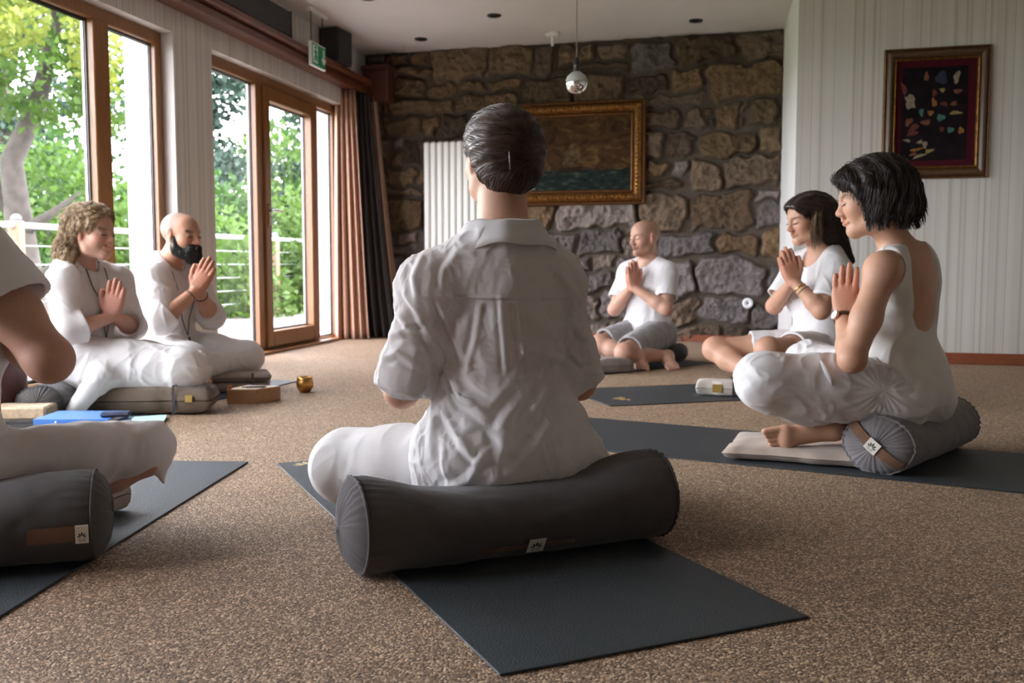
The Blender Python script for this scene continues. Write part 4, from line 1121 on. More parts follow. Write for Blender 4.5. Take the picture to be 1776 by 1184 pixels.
        def blend(mask, col, w): nonlocal c; mk = np.clip(mask, 0, 1)[:, None] * w; c = c * (1 - mk) + np.array(col) * mk
        g = lambda ctr, r: np.exp(-((((q - np.array(ctr)) / np.array(r)) ** 2).sum(1)))
        red = s.skin * np.array([1.12, .74, .72])
        for y in (1, -1):
            blend(g((.07, .042 * y, -.025), (.03, .026, .022)), red, .55); blend(g((-.004, .08 * y, -.005), (.03, .02, .035)), red, .6)
            blend(g((.088, .035 * y, .0205), (.02, .020, .0055)), s.brow, .8); blend(g((.094, .033 * y, -.0045), (.016, .016, .0028)), s.brow, .75)
        blend(g((.11, 0, -.03), (.02, .016, .016)), red, .5); blend(g((.100, 0, -.0625), (.014, .022, .0078)), s.skin * np.array([1.0, .52, .52]), .85)
        for w_ in ('L', 'R'):
            if w_ in hands: d = np.linalg.norm(V - (s.J['T'] * .5 + (s.J['WL'] + s.J['WR']) * .25), axis=1); blend(np.exp(-(d / .09) ** 2), red, .35)
            d = np.linalg.norm(V - s.J['E' + w_], axis=1); blend(np.exp(-(d / .05) ** 2), red, .3)
            d = np.linalg.norm(V - s.J['K' + w_], axis=1); blend(np.exp(-(d / .06) ** 2), red, .3)
        for fn in (tints or ()): fn(q, blend, g)
        set_attr(o, 'skin_tone', np.clip(c, .01, 1)); s.body = o
        return o
    # -- clothes
    def hem_noise(s): pass
    def finish(s, name, pr, mat, res, amp, scale=9, seed=0, stretch=(1, 1, .45), label=None, post=None, rel=1):
        V, Q = sdf_mesh(pr, res); V = relax(V, Q, rel, .4)
        if amp: V = crumple(V, Q, amp, scale, seed, stretch)
        if post is not None: V = post(V, Q)
        o = mesh(name, V, Q, mat, s.root, True)
        if label: o['label'] = label
        return o, V, Q
    def top(s, e=.012, hem=-.02, sleeve_t=.55, sleeve_r=.012, neck=.0, fat=1.0, full=None, flare=.0, scoop=0.0, cuff_r=None):
        """shirt solid: torso, sleeves and neck opening. sleeve_t: how far along the upper arm; full: along the forearm"""
        pr = s.torso(e)
        if flare: pr.append(ell(s.T(0, 0, .0), s.TR, A_(.135 + flare, .175 + flare, .14), .05))
        for q in 'LR':
            S_, E, Wr = s.J['S' + q], s.J['E' + q], s.J['W' + q]; c = (1.0 if s.fem else 1.12) * fat
            if full is None:
                b = S_ + (E - S_) * sleeve_t; pr.append(sleeve(S_, b, .048 * c + sleeve_r, (.047 * c + sleeve_r * 1.5) if cuff_r is None else cuff_r, .03))
            else:
                pr.append(cap(S_, E, .048 * c + sleeve_r, .044 * c + sleeve_r, .03)); b = E + (Wr - E) * full
                pr.append(sleeve(E, b, .044 * c + sleeve_r, (.043 * c + sleeve_r) if cuff_r is None else cuff_r, .02))
        h0 = s.T(0, 0, hem); pr.append(half(h0, -s.u, .006))
        nb = s.J['N'] - s.u * (.035 + scoop) + s.tf * (.012 + scoop * .8); pr.append(cap(nb, s.hd(-.012, 0, -.05), .066 + neck, .075 + neck, .008, 's'))
        return pr
    def pants(s, e=.014, er=.012, to=.9, hem_r=None, fat=1.0, waist=.10, legs='LR', hollow=.05):
        pr = [ell(s.T(0, 0, 0), s.TR, A_(.108 * s.b + e, .160 * s.b + e, .11 + e)), ell(s.T(-.045, .075, -.03), s.TR, A_(.098 + e, .088 + e, .075 + e)), ell(s.T(-.045, -.075, -.03), s.TR, A_(.098 + e, .088 + e, .075 + e))]
        pr.append(half(s.T(0, 0, waist), s.u, .006))
        for q in legs:
            h, K, An = s.J['h' + q], s.J['K' + q], s.J['A' + q]; c = fat; ca = K + (An - K) * .33
            if to <= 0:                        # shorts: end on the thigh
                b = h + (K - h) * (1 + to); pr.append(sleeve(h, b, .086 * c + er, (.078 * c + er) if hem_r is None else hem_r, .03, .011, hollow))
            else:
                pr += [cap(h, h + (K - h) * .5, .086 * c + er, .076 * c + er, .04), cap(h + (K - h) * .5, K, .076 * c + er, .058 * c + er, .03), ell(K, None, A_(.057, .057, .057) * c + er, .03)]
                b = K + (An - K) * to; pr.append(sleeve(K, b, .056 * c + er, (.046 * c + er) if hem_r is None else hem_r, .03, .011, hollow))
        pr.append(half((0, 0, .008), (0, 0, -1), .004))
        return pr
    def surf(s, pr, o, d, far=.6):
        """first point of a garment met from outside along d"""
        o = np.asarray(o, float); d = nrm(d); t = 0
        for _ in range(80):
            g = ev(pr, (o + d * t)[None])[0]
            if g < .0008 or t > far: break
            t += max(g * .7, .001)
        return o + d * t
    def face_bits(s, col):
        """closed lashes and brows"""
        ps, rs_ = [], []
        for y in (1, -1):
            L_ = [s.hd(.0925 - .30 * (x - .03) ** 2 * 40 * (1 if x > .03 else .4), x * y, -.0035 - .010 * math.sin(math.pi * (x - .016) / .034) * .35) for x in np.linspace(.017, .049, 9)]
            ps.append(L_); rs_.append(.0011)
            for k in range(9):
                x = .02 + .028 * k / 8; b0 = s.hd(.093 - .30 * (x - .03) ** 2 * 30, x * y, -.005); ps.append([b0, b0 + s.HR @ A_(.004, .001 * y, -.003), b0 + s.HR @ A_(.0075, .002 * y, -.004)]); rs_.append(.0005)
        V, Fc = tubes(ps, rs_); mesh('eyelashes', V, Fc, col, s.root, True)
        ps, rs_ = [], []; rr = np.random.RandomState(4)
        for y in (1, -1):
            for k in range(34):
                x = .014 + .036 * k / 33; b0 = s.hd(.0985 - (x * 22) ** 2 * .0125 - rr.uniform(0, .002), x * y, .019 + .006 * math.sin(math.pi * min(1, (x - .012) / .05)) + rr.uniform(-.003, .003))
                ps.append([b0, b0 + s.HR @ A_(-.001, .004 * y, .0015), b0 + s.HR @ A_(-.004, .009 * y, .001)]); rs_.append(.0007)
        V, Fc = tubes(ps, rs_); mesh('eyebrows', V, Fc, col, s.root, True)
    brow = np.array([.09, .055, .04]); nk = 0.0

SKIN = attr_mat('skin', 'skin_tone', 0.5, 140, 0.10, 0.0012, 0.06, sss=0.18, spec=0.35)
def hair_mat(name, dark, light, rough=.38):
    m, nt, b = nmat(name, dark, rough, spec=0.45)
    t = N(nt, 'TexNoise'); t.inputs['Scale'].default_value = 55; t.inputs['Detail'].default_value = 4
    nt.links.new(obj_coord(nt), t.inputs['Vector']); nt.links.new(ramp(nt, t.outputs['Fac'], [(.32, dark), (.7, light)]), b.inputs['Base Color']); bump(nt, b, t.outputs['Fac'], .35, .002)
    return m
WHITE = cloth('white_cotton', (0.81, 0.79, 0.80), .9, 700, .03, .16, .4, .2)
LINEN = cloth('white_linen', (0.82, 0.80, 0.80), .9, 950, .04, .3, .8, .30)
CREAM = cloth('ivory_jersey', (0.76, 0.74, 0.71), .9, 800, .03, .12, .4, .06)
GREYSHORT = cloth('grey_marl', (0.33, 0.32, 0.325), .9, 500, .12, .2, .4)
# ================================================================ THINGS ON THE FLOOR
def fpx(u, v, z=0.0):
    a = (u - 888) / F_PX; t = -(v - 592) / F_PX
    r = (a, math.cos(PITCH) + math.sin(PITCH) * t, -math.sin(PITCH) + math.cos(PITCH) * t); k = (z - CAM_H) / r[2]
    return Vector((r[0] * k, r[1] * k, z))
def mat_mat():
    m, nt, b = nmat('yoga_mat_rubber', (0.036, 0.043, 0.048), 0.55, spec=0.5)
    t = N(nt, 'TexNoise'); t.inputs['Scale'].default_value = 420; t.inputs['Detail'].default_value = 2; nt.links.new(obj_coord(nt), t.inputs['Vector'])
    nt.links.new(ramp(nt, t.outputs['Fac'], [(.3, (.024, .031, .036)), (.7, (.046, .056, .063))]), b.inputs['Base Color'])
    v = N(nt, 'TexVoronoi'); v.inputs['Scale'].default_value = 260; nt.links.new(obj_coord(nt), v.inputs['Vector']); bump(nt, b, v.outputs['Distance'], .45, .0015); return m
M['mat'] = mat_mat()
M['gold_print'] = plain('gold_print', (.50, .36, .12), .45, .1, 200)
LOTUS = [(0, .0, .30, .11, 0), (0, .0, .27, .10, .62), (0, .0, .27, .10, -.62), (0, .0, .24, .09, 1.22), (0, .0, .24, .09, -1.22)]
def petals(scale):
    out = []
    for x, y, h, w, an in LOTUS:
        pts = []
        for j in range(11):
            t = j / 10; pts.append((math.sin(math.pi * t) ** .8 * w * .5, t * h))
        pts += [(-a, b) for a, b in pts[-2:0:-1]]
        off = .08
        out.append([((a * math.cos(an) + (b + off) * math.sin(an)) * scale, (-a * math.sin(an) + (b + off) * math.cos(an)) * scale) for a, b in pts])
    return out
def yoga_mat(label, corner, along, across, L=1.83, Wd=.63, emblem=None, th=.005):
    d = Vector((*along, 0)).normalized(); c = Vector((*across, 0)).normalized(); c = (c - d * c.dot(d)).normalized(); o = Vector((corner[0], corner[1], 0))
    Mx = frame_matrix(o, d, c, (0, 0, 1) if d.cross(c).z > 0 else (0, 0, 1))
    root = empty('yoga_mat', tuple(o + d * L / 2 + c * Wd / 2), label, 'yoga mat', 'dark yoga mats')
    mb = MB(Mx); mb.box(0, L, 0, Wd, .0005, th, .0015); mb.build('mat_sheet', M['mat'], root)
    if emblem is not None:
        ex, ey, sg, sz = emblem; mb = MB(Mx)
        for p in petals(sz):
            P = [(ex + sg * (b - .12 * sz), ey + a) for a, b in p]; n = len(P)
            mb.add([(x, y, th + .0004) for x, y in P], [tuple(range(n))])
        mb.build('lotus_print', M['gold_print'], root)
    return root
yoga_mat('dark mat under the grey bolster of the woman seen from behind', (-.0195, 1.522), (-.413, .911), (.911, .413), emblem=(1.775, .085, 1, .15))
yoga_mat('dark mat running beside the left foreground sitter', (-.975, 1.42), (.055, .998), (-.998, .055), L=1.80)
yoga_mat('dark mat under the curly-haired woman and the bearded man by the windows', (-1.70, 3.78), (.285, .958), (-.958, .285), L=1.76, Wd=.58)
yoga_mat('dark mat under the bald man by the stone wall', (1.34, 6.47), (-.76, -.65), (-.65, .76), L=1.6)
yoga_mat('dark mat with a gold lotus under the long-haired woman on the right', (.454, 4.50), (.957, .287), (-.287, .957), emblem=(.15, .20, -1, .22))
yoga_mat('dark mat under the bob-haired woman with the grey end-on bolster', (-.05, 3.62), (.875, -.484), (.484, .875), L=1.95, Wd=.65)

# bolsters -------------------------------------------------------------
GREY = cloth('slate_cotton', (0.085, 0.076, 0.076), .85, 800, .06, .25, .5)
GREYL = cloth('taupe_grey_cotton', (0.20, 0.18, 0.185), .85, 800, .06, .25, .5)
GREYD = cloth('dark_grey_cotton', (0.085, 0.078, 0.076), .85, 800, .06, .25, .5)
BAND = cloth('brown_webbing', (0.20, 0.11, 0.07), .8, 1200, .15, .4)
TAGM = plain('cream_label', (.78, .74, .66), .7); INK = plain('label_ink', (.03, .03, .03), .6)
def label_tag(parent, c, x, y, sx, sy):
    """woven label with a lotus and two lines of tiny text: c centre, x right, y up on the cloth"""
    n = Vector(x).cross(Vector(y)); Mx = frame_matrix(c, x, y, n)
    mb = MB(Mx); mb.box(-sx / 2, sx / 2, -sy / 2, sy / 2, 0, .0016); t = mb.build('label', TAGM, parent)
    mb = MB(Mx)
    for p in petals(sx * 1.25):
        P = [(a, b - sy * .17) for a, b in p]; k = len(P); mb.add([(a, b, .0019) for a, b in P], [tuple(range(k))])
    for j, (w, yy) in enumerate(((.55, -.24), (.42, -.34))):
        q = 9
        for i in range(q):
            if i == 4: continue
            xx = -w / 2 * sx + w * sx * i / (q - 1); mb.box(xx - sx * .02, xx + sx * .02, yy * sy - sy * .022, yy * sy + sy * .022, .0016, .0019)
    mb.build('lotus_mark', INK, t)
    return t
def bolster(name, label, a, b, rw, rh, mt, dent=None, seed=0, seams=True, n=96, m=90, group='grey bolsters'):
    """stuffed cylinder from end a to end b on the floor (plan points): half width rw, half height rh; dent: (centre 0..1, half length, depth)"""
    a = Vector((*a, 0)); b = Vector((*b, 0)); ax = (b - a).normalized(); sd = Vector((-ax.y, ax.x, 0)); L = (b - a).length
    root = empty(name, tuple((a + b) / 2), label, 'bolster', group)
    z0 = .006
    dome = .035
    us = []
    # profile: dome of the end cap, hem, body
    prof = [(-dome * 1.0, 0.0), (-dome * .97, .3), (-dome * .8, .6), (-dome * .45, .85), (-dome * .15, .955), (0.0, .985)]
    body = [(i / (m - 1) * L, 1.0) for i in range(m)]
    full = prof + body + [(L - x, r) for x, r in prof[::-1]]
    V = []
    for (x, r) in full:
        for i in range(n):
            t = 2 * math.pi * i / n; cx, cz = math.cos(t), math.sin(t)
            k = 1.0
            e = min(max(x, 0), max(L - x, 0)) 
            k *= 1 - .035 * math.exp(-(e / .02) ** 2)          # drawn in at the seam
            bx = cx * rw * r * k; bz = cz * rh * r * k
            if cz < -.55: bz = max(bz, -rh * (.80 + .12 * r))
            p = a + ax * x + sd * bx; z = z0 + rh * .95 + bz
            if dent is not None and cz > -.2:
                dc, dh, dd = dent; q = (x / L - dc) / dh; z -= dd * math.exp(-q ** 4) * max(0, cz + .2) / 1.2
            V.append((p.x, p.y, z))
    V = np.array(V); nu = n; F_ = []
    for j in range(len(full) - 1):
        for i in range(n): F_.append((j * n + i, j * n + (i + 1) % n, (j + 1) * n + (i + 1) % n, (j + 1) * n + i))
    F_ = np.array(F_)
    Nn = vnormals(V, F_)
    if (Nn * (V - V.mean(0))).sum() < 0: F_ = F_[:, ::-1]; Nn = -Nn
    xs = np.repeat([f[0] for f in full], n); ang = np.tile(np.arange(n) * 2 * math.pi / n, len(full))
    ed = np.minimum(np.abs(xs), np.abs(L - xs))
    P3 = np.stack([xs * 9, np.cos(ang) * 1.3, np.sin(ang) * 1.3], 1)
    w = .0045 * fbm(P3 * 1.6 + seed, 3, seed) + .004 * np.exp(-(ed / .05) ** 2) * np.sin(ang * 31 + 2 * vnoise(P3 * 2, seed + 3)) * (.5 + .5 * vnoise(np.stack([np.cos(ang) * 3, np.sin(ang) * 3, xs * 0 + seed], 1), 8))
    V = V + Nn * w[:, None]; V[:, 2] = np.maximum(V[:, 2], z0)
    mesh('cover', V, F_, mt, root, True)
    def S(x, t, off=0.0):
        cx, cz = math.cos(t), math.sin(t); p = a + ax * x + sd * (cx * (rw + off)); return Vector((p.x, p.y, max(z0, z0 + rh * .95 + max(cz * (rh + off), -rh * .93))))
    if seams:
        for x in (.004, L - .004):
            pts = []
            j = 6 + (0 if x < L / 2 else m - 1); rowv = V[j * n:(j + 1) * n]; c0 = rowv.mean(0)
            pts = [Vector(c0 + (v - c0) * 1.004) for v in rowv]; pts.append(pts[0])
            mb = MB(); mb.tube(pts, .0035, 6, False); mb.build('seam_piping', mt, root, True)
    return root, S, (a, b, ax, sd, L, V, n, m)
r1, S1, g1 = bolster('bolster', 'long dark grey bolster in front, under the woman seen from behind', (-.333, 2.046), (.342, 2.345), .116, .106, GREY, dent=(.47, .36, .050), seed=2)
a1, b1, ax1, sd1, L1 = g1[:5]
# label low on the near side, with the loose threads of the carrying band
tn = math.pi + .62 if sd1.y > 0 else -.62
cpt = S1(L1 * .515, tn, .002); up = (S1(L1 * .515, tn - .15) - S1(L1 * .515, tn)).normalized()
if up.z < 0: up = -up
label_tag(r1, cpt, ax1, up, .040, .040)
mb = MB()
for k in range(2):
    mb.tube([S1(L1 * (.515 + q), tn + .05 - k * .08 - .03 * abs(q) * 6 * (1 - 2 * k) * .4, .0015) for q in (-.17, -.10, -.03, .03, .08, .13)], .0016, 5)
mb.build('carry_band', BAND, r1, True)
r7, S7, g7 = bolster('bolster', 'taupe round bolster seen end-on with a brown band and cream label, at the right', (1.145, 3.03), (1.565, 3.50), .118, .094, GREYL, dent=(.45, .30, .02), seed=5)
a7, b7, ax7, sd7, L7 = g7[:5]
# band across the round end face
cf = a7 + Vector((0, 0, .006 + .094 * .95)); nf = -ax7; hx = Vector((-nf.y, nf.x, 0)).normalized(); vis = hx if hx.x > 0 else -hx
bd = (vis * .80 - Vector((0, 0, .62))).normalized(); bw = nf.cross(bd).normalized()
def endpt(s, w, off):
    x = s; p = cf + bd * s + bw * w; rr = min(1, ((p - cf).dot(vis) / .118) ** 2 + ((p - cf).z / .094) ** 2) ** .5
    return p + nf * (.0375 * (1 - rr ** 2.6) + off)
mb = MB(); mb.grid(lambda u, v: endpt(-.106 + u * .205, (v - .5) * .032, .0035), 24, 5); mb.build('carry_band', BAND, r7, True)
lx = (endpt(.025, 0, 0) - endpt(-.025, 0, 0)).normalized(); ly = bw if bw.z > 0 else -bw
label_tag(r7, endpt(-.002, 0, .0055) , bd if bd.cross(ly).dot(nf) > 0 else -bd, ly, .042, .040)
r2, S2, g2 = bolster('bolster', 'dark grey bolster cut off by the left edge in the foreground', (-1.55, 1.96), (-.935, 2.165), .12, .100, GREYD, dent=(.35, .40, .025), seed=7)
a2, b2, ax2, sd2, L2_ = g2[:5]
tn = math.pi + .12 if sd2.y > 0 else -.12
mb = MB(); mb.grid(lambda u, v: S2(L2_ - .125 + u * .118, tn + (v - .5) * .34, .0045), 14, 5); mb.build('carry_band', BAND, r2, True)
cpt = S2(L2_ - .018, tn, .0065); up = (S2(L2_ - .018, tn - .1) - S2(L2_ - .018, tn)).normalized(); up = up if up.z > 0 else -up
label_tag(r2, cpt, ax2, up, .026, .040)
bolster('bolster', 'dark bolster behind the elbow, under the curly-haired woman', (-1.98, 4.08), (-2.02, 4.62), .10, .075, GREYD, seed=9)
bolster('bolster', 'small grey cushion under the bald man at the stone wall', (.80, 6.78), (1.10, 6.50), .13, .065, GREY, seed=11)
bolster('bolster', 'low grey cushion under the bearded man by the window', (-1.93, 5.00), (-1.76, 5.36), .13, .06, GREYD, seed=12)
bolster('bolster', 'grey cushion under the long-haired woman, hidden behind the bob-haired woman', (1.50, 4.68), (1.42, 5.06), .13, .06, GREY, seed=13)

# folded blankets ------------------------------------------------------
def blanket(label, c, xd, sx, sy, sz, mt, layers=2, seed=0, tag_patch=None, strap=None, sag=None, taper=0.0):
    xd = Vector((*xd, 0)).normalized(); yd = Vector((-xd.y, xd.x, 0)); Mx = frame_matrix((c[0], c[1], .006), xd, yd, (0, 0, 1))
    root = empty('folded_blanket', (c[0], c[1], .006), label, 'blanket', 'folded blankets')
    h = sz / layers
    for k in range(layers):
        nu, nv = 44, 30
        def side(top):
            def f(u, v):
                x, y = (u - .5) * 2, (v - .5) * 2
                ex = abs(x) ** 8; ey = abs(y) ** 8; rd = math.sqrt(max(0, 1 - max(ex, ey) * .999))
                X = x * sx / 2 * (1 - .02 * k) * (1 - taper * y); Y = y * sy / 2 * (1 - .03 * k)
                nz = vnoise(np.array([[X * 9 + seed, Y * 9, k * 3.]]), seed)[0]; n2 = vnoise(np.array([[X * 22 + seed, Y * 22, k * 5.]]), seed + 4)[0]
                X += .010 * vnoise(np.array([[Y * 14, k * 2. + seed, 1.]]), 3)[0]; Y += .010 * vnoise(np.array([[X * 14, k * 2. + seed, 2.]]), 5)[0]
                z = h * k + h * .5 + (h * .5 * rd + (.006 * nz + .003 * n2) * rd if top else -h * .5 * rd)
                if sag is not None: z -= sag[2] * math.exp(-((X - sag[0]) / .12) ** 2 - ((Y - sag[1]) / .12) ** 2) * max(0, z / sz)
                return (X, Y, max(z, 0))
            return f
        mb = MB(Mx); mb.grid(side(True), nu, nv); m2 = MB(Mx); m2.grid(side(False), nu, nv)
        nb = len(mb.V); mb.V += m2.V; mb.F += [tuple(i + nb for i in f[::-1]) for f in m2.F]
        mb.build('fold_layer', mt, root, True)
    if tag_patch is not None:
        mb = MB(Mx); x, z, w, hh, mm = tag_patch; mb.box(x - w / 2, x + w / 2, -sy / 2 - .012, -sy / 2 - .006, z - hh / 2, z + hh / 2); mb.build('patch', mm, root)
    if strap is not None:
        mb = MB(Mx); x, w, mm = strap
        mb.box(x - w / 2, x + w / 2, -sy / 2 - .008, -sy / 2 - .004, .004, sz + .002); mb.box(x - w / 2, x + w / 2, -sy / 2 - .008, sy / 2, sz + .004, sz + .007); mb.build('strap', mm, root)
    return root
BEIGE = cloth('beige_fleece', (0.47, 0.38, 0.32), .95, 500, .05, .3, .6)
TAUPE = cloth('taupe_blanket', (0.13, 0.095, 0.07), .95, 500, .08, .3, .6)
PALE = cloth('pale_linen_pad', (0.55, 0.50, 0.45), .95, 500, .05, .3, .6)
YEL = plain('yellow_patch', (.34, .22, .05), .7); DARKSTRAP = plain('dark_strap', (.03, .028, .028), .7)
BROWNP = plain('brown_patch', (.10, .06, .035), .7)
blanket('soft beige blanket under the bare foot of the bob-haired woman', (.985, 3.32), (.93, -.36), .46, .36, .048, BEIGE, 1, 3)
blanket('small pale folded pad with a dark strap and yellow patch, beside the long-haired woman', (1.06, 4.885), (.97, -.15), .27, .15, .075, PALE, 1, 6, tag_patch=(-.035, .04, .045, .04, YEL), strap=(.045, .012, DARKSTRAP))
blanket('brown folded blanket under the knee of the curly-haired woman', (-1.58, 4.33), (.98, .10), .52, .24, .118, TAUPE, 1, 8, tag_patch=(.165, .07, .030, .030, YEL), strap=(.10, .012, DARKSTRAP))
blanket('folded taupe blanket under the knees of the bearded man', (-1.44, 5.06), (.95, .25), .36, .26, .10, cloth('taupe_fleece', (.27, .215, .185), .95, 500, .06, .3, .6), 2, 9, tag_patch=(.09, .055, .012, .09, BROWNP))
blanket('grey-brown folded block beside the bald man, half behind the front woman', (.60, 5.92), (.95, .30), .24, .16, .085, cloth('stone_felt', (.22, .18, .16), .95, 500, .06, .3, .6), 1, 10)
blanket('beige pad under the shin of the left foreground sitter', (-1.115, 2.535), (.98, -.15), .17, .12, .09, cloth('sand_felt', (.30, .25, .215), .95, 500, .06, .3, .6), 1, 12)

# wooden box with smoking things, singing bowl ---------------------------
M['box_wood'] = wood('plywood_box', (.34, .17, .075), (.43, .24, .12), .5, 'X', 5)
bx0 = Vector((-1.345, 4.59, .0005)); dX = Vector((.99, .03, 0)).normalized(); dY = Vector((-dX.y, dX.x, 0)); BM = frame_matrix(bx0, dX, dY, (0, 0, 1))
root = empty('wooden_box', tuple(bx0), 'small low wooden box on the carpet before the brass bowl', 'box')
mb = MB(BM); sk = .085
mb.add([(0, 0, 0), (.132, 0, 0), (.225, .125, 0), (.06, .16, 0), (0, 0, .064), (.132, 0, .064), (.225, .125, .064), (.06, .16, .064)], [(3, 2, 1, 0), (4, 5, 6, 7), (0, 1, 5, 4), (1, 2, 6, 5), (2, 3, 7, 6), (3, 0, 4, 7)])
mb.build('case', M['box_wood'], root)
mb = MB(BM); mb.add([(-.002, -.002, .0645), (.134, -.002, .0645), (.229, .126, .0645), (.058, .163, .0645), (-.002, -.002, .069), (.134, -.002, .069), (.229, .126, .069), (.058, .163, .069)], [(3, 2, 1, 0), (4, 5, 6, 7), (0, 1, 5, 4), (1, 2, 6, 5), (2, 3, 7, 6), (3, 0, 4, 7)])
mb.build('lid', wood('pale_lid', (.50, .34, .20), (.60, .43, .27), .45, 'X', 5), root)
l = MB(BM); l.tube([(.012, .012, .070), (.012, .012, .086)], .0095, 12); li = empty('tea_light', tuple(BM @ Vector((.012, .012, .07))), 'small orange candle stub on the corner of the wooden box', 'candle'); l.build('wax', plain('orange_wax', (.62, .20, .07), .5, sss=.2), li, True)
l = MB(BM); l.tube([(.012, .012, .086), (.012, .012, .091)], .001, 6); l.build('wick', INK, li)
tr = empty('incense_tray', tuple(BM @ Vector((.12, .06, .07))), 'flat grey metal tray lying on the wooden box', 'tray')
mb = MB(BM); mb.box(.08, .165, .035, .115, .0695, .0725, .001, None); mb.build('plate', M['metal'], tr)
mb = MB(BM); mb.tube([(.06, .04, .0745), (.17, .06, .0745)], .0025, 8); tag(mb.build('match_stick', M['dark_metal']), 'thin dark stick lying across the grey tray on the wooden box', 'stick')
bc = fpx(529, 680)
bowl = empty('singing_bowl', (bc.x, bc.y, 0), 'round brass bowl on the carpet right of the wooden box', 'bowl')
mb = MB(); mb.lathe([(0, .0), (.022, .0), (.028, .004), (.040, .022), (.0445, .042), (.042, .060), (.038, .068), (.040, .078), (.0375, .0785), (.034, .068), (.038, .05), (.036, .03), (.02, .012), (0, .010)], (bc.x, bc.y, .0005), 40)
mb.build('bowl', plain('hammered_brass', (.55, .30, .09), .28, .15, 60, .4, 120, metal=1.0), bowl, True)
mb = MB(); mb.lathe([(.0401, .0775), (.0415, .080), (.0375, .0805)], (bc.x, bc.y, .0005), 40); mb.build('rim', plain('brass_rim', (.70, .45, .16), .2, metal=1.0), bowl, True)

# left edge: cork block, folders, paper, pouf ----------------------------
kb = MB(frame_matrix((-2.02, 3.98, .03), (.99, .10, 0), (-.10, .99, 0), (0, 0, 1))); kb.box(-.10, .125, -.06, .09, 0, .052, .008)
tag(kb.build('cork_block', plain('cork', (.46, .35, .24), .85, .2, 60, .3, 150)), 'beige cork block lying behind the blue folders at the left edge', 'block')
kb = MB(frame_matrix((-2.02, 3.98, .001), (.99, .10, 0), (-.10, .99, 0), (0, 0, 1))); kb.box(-.13, .11, -.07, .09, 0, .013, .002); kb.box(-.125, .105, -.068, .088, .0135, .0285, .002)
tag(kb.build('notebook', plain('dark_cover', (.05, .045, .045), .6)), 'dark notebook under the beige cork block', 'book')
BLUE = plain('blue_card', (.045, .17, .48), .4); RED = plain('red_card', (.52, .04, .06), .4); DOT = plain('white_stud', (.85, .88, .92), .4)
def folder(label, c, xd, w, d, z, h, mt, studs):
    Mx = frame_matrix((c[0], c[1], z), (xd[0], xd[1], 0), (-xd[1], xd[0], 0), (0, 0, 1)); r = empty('ring_folder', (c[0], c[1], z), label, 'folder', 'folders on the floor')
    mb = MB(Mx); mb.box(-w / 2, w / 2, -d / 2, d / 2, h - .003, h, .001); mb.box(-w / 2, w / 2, -d / 2, d / 2, 0, .003, .001); mb.build('cover', mt, r)
    mb = MB(Mx); mb.box(-w / 2, w / 2, -d / 2 - .002, -d / 2 + .002, 0, h, .0008); mb.build('spine', mt, r)
    mb = MB(Mx); mb.box(-w / 2 + .006, w / 2 - .008, -d / 2 + .003, d / 2 - .008, .0032, h - .0032); mb.build('papers', plain('paper_block', (.8, .8, .78), .8), r)
    for x in studs:
        mb = MB(Mx); mb.lathe([(0, .0025), (.004, .0022), (.0045, 0)], (x * w, -d / 2 - .002, h * .5), 12, Matrix.Rotation(math.pi / 2, 3, 'X')); mb.build('stud', DOT, r)
folder('red folder at the bottom of the pile at the left edge', (-1.70, 3.80), (1, .02), .30, .22, .001, .016, RED, ())
folder('lower blue folder with two white studs, on the red folder', (-1.675, 3.825), (1, .015), .29, .22, .018, .022, BLUE, (-.15, .2))
folder('upper blue folder with two white studs, topmost of its pile', (-1.70, 3.85), (1, .01), .29, .22, .041, .022, BLUE, (-.2, .16))
pc = frame_matrix((-1.565, 3.80, .0645), (.98, .17, 0), (-.17, .98, 0), (0, 0, 1))
pcase = empty('pen_case', (-1.565, 3.80, .0645), 'dark blue pen case lying on the end of the blue folders', 'case')
mb = MB(pc); mb.box(-.04, .07, -.025, .025, 0, .018, .006); mb.build('pouch', plain('navy_cloth', (.02, .03, .07), .8), pcase)
mb = MB(pc); mb.tube([(-.035, -.026, .010), (.065, -.026, .010)], .0015, 6); mb.build('zip', M['metal'], pcase)
mb = MB(frame_matrix((-1.60, 4.03, .0075), (.97, .25, 0), (-.25, .97, 0), (0, 0, 1))); mb.grid(lambda u, v: ((u - .5) * .30, (v - .5) * .21, .003 * math.sin(u * 5) * math.sin(v * 4) + .004), 12, 8); mb.grid(lambda u, v: ((u - .5) * .30, (v - .5) * .21, .003 * math.sin(u * 5) * math.sin(v * 4) + .0032), 12, 8)
tag(mb.build('paper_sheet', plain('mint_paper', (.55, .80, .76), .7)), 'pale mint sheet of paper behind the blue folders', 'paper')
pouf = empty('leather_pouf', (-2.27, 4.15, 0), 'dark maroon leather pouf at the left edge behind the elbow', 'pouf')
mb = MB(); mb.lathe([(0, .002), (.155, .002), (.175, .02), (.185, .10), (.185, .20), (.172, .275), (.15, .29), (0, .295)], (-2.27, 4.15, 0), 40); mb.build('cushion', plain('maroon_leather', (.085, .028, .024), .5, .2, 30, .15, 80), pouf, True)
mb = MB(); mb.lathe([(.176, .268), (.180, .276), (.174, .282)], (-2.27, 4.15, 0), 40); mb.build('piping', plain('maroon_piping', (.06, .02, .018), .5), pouf, True)
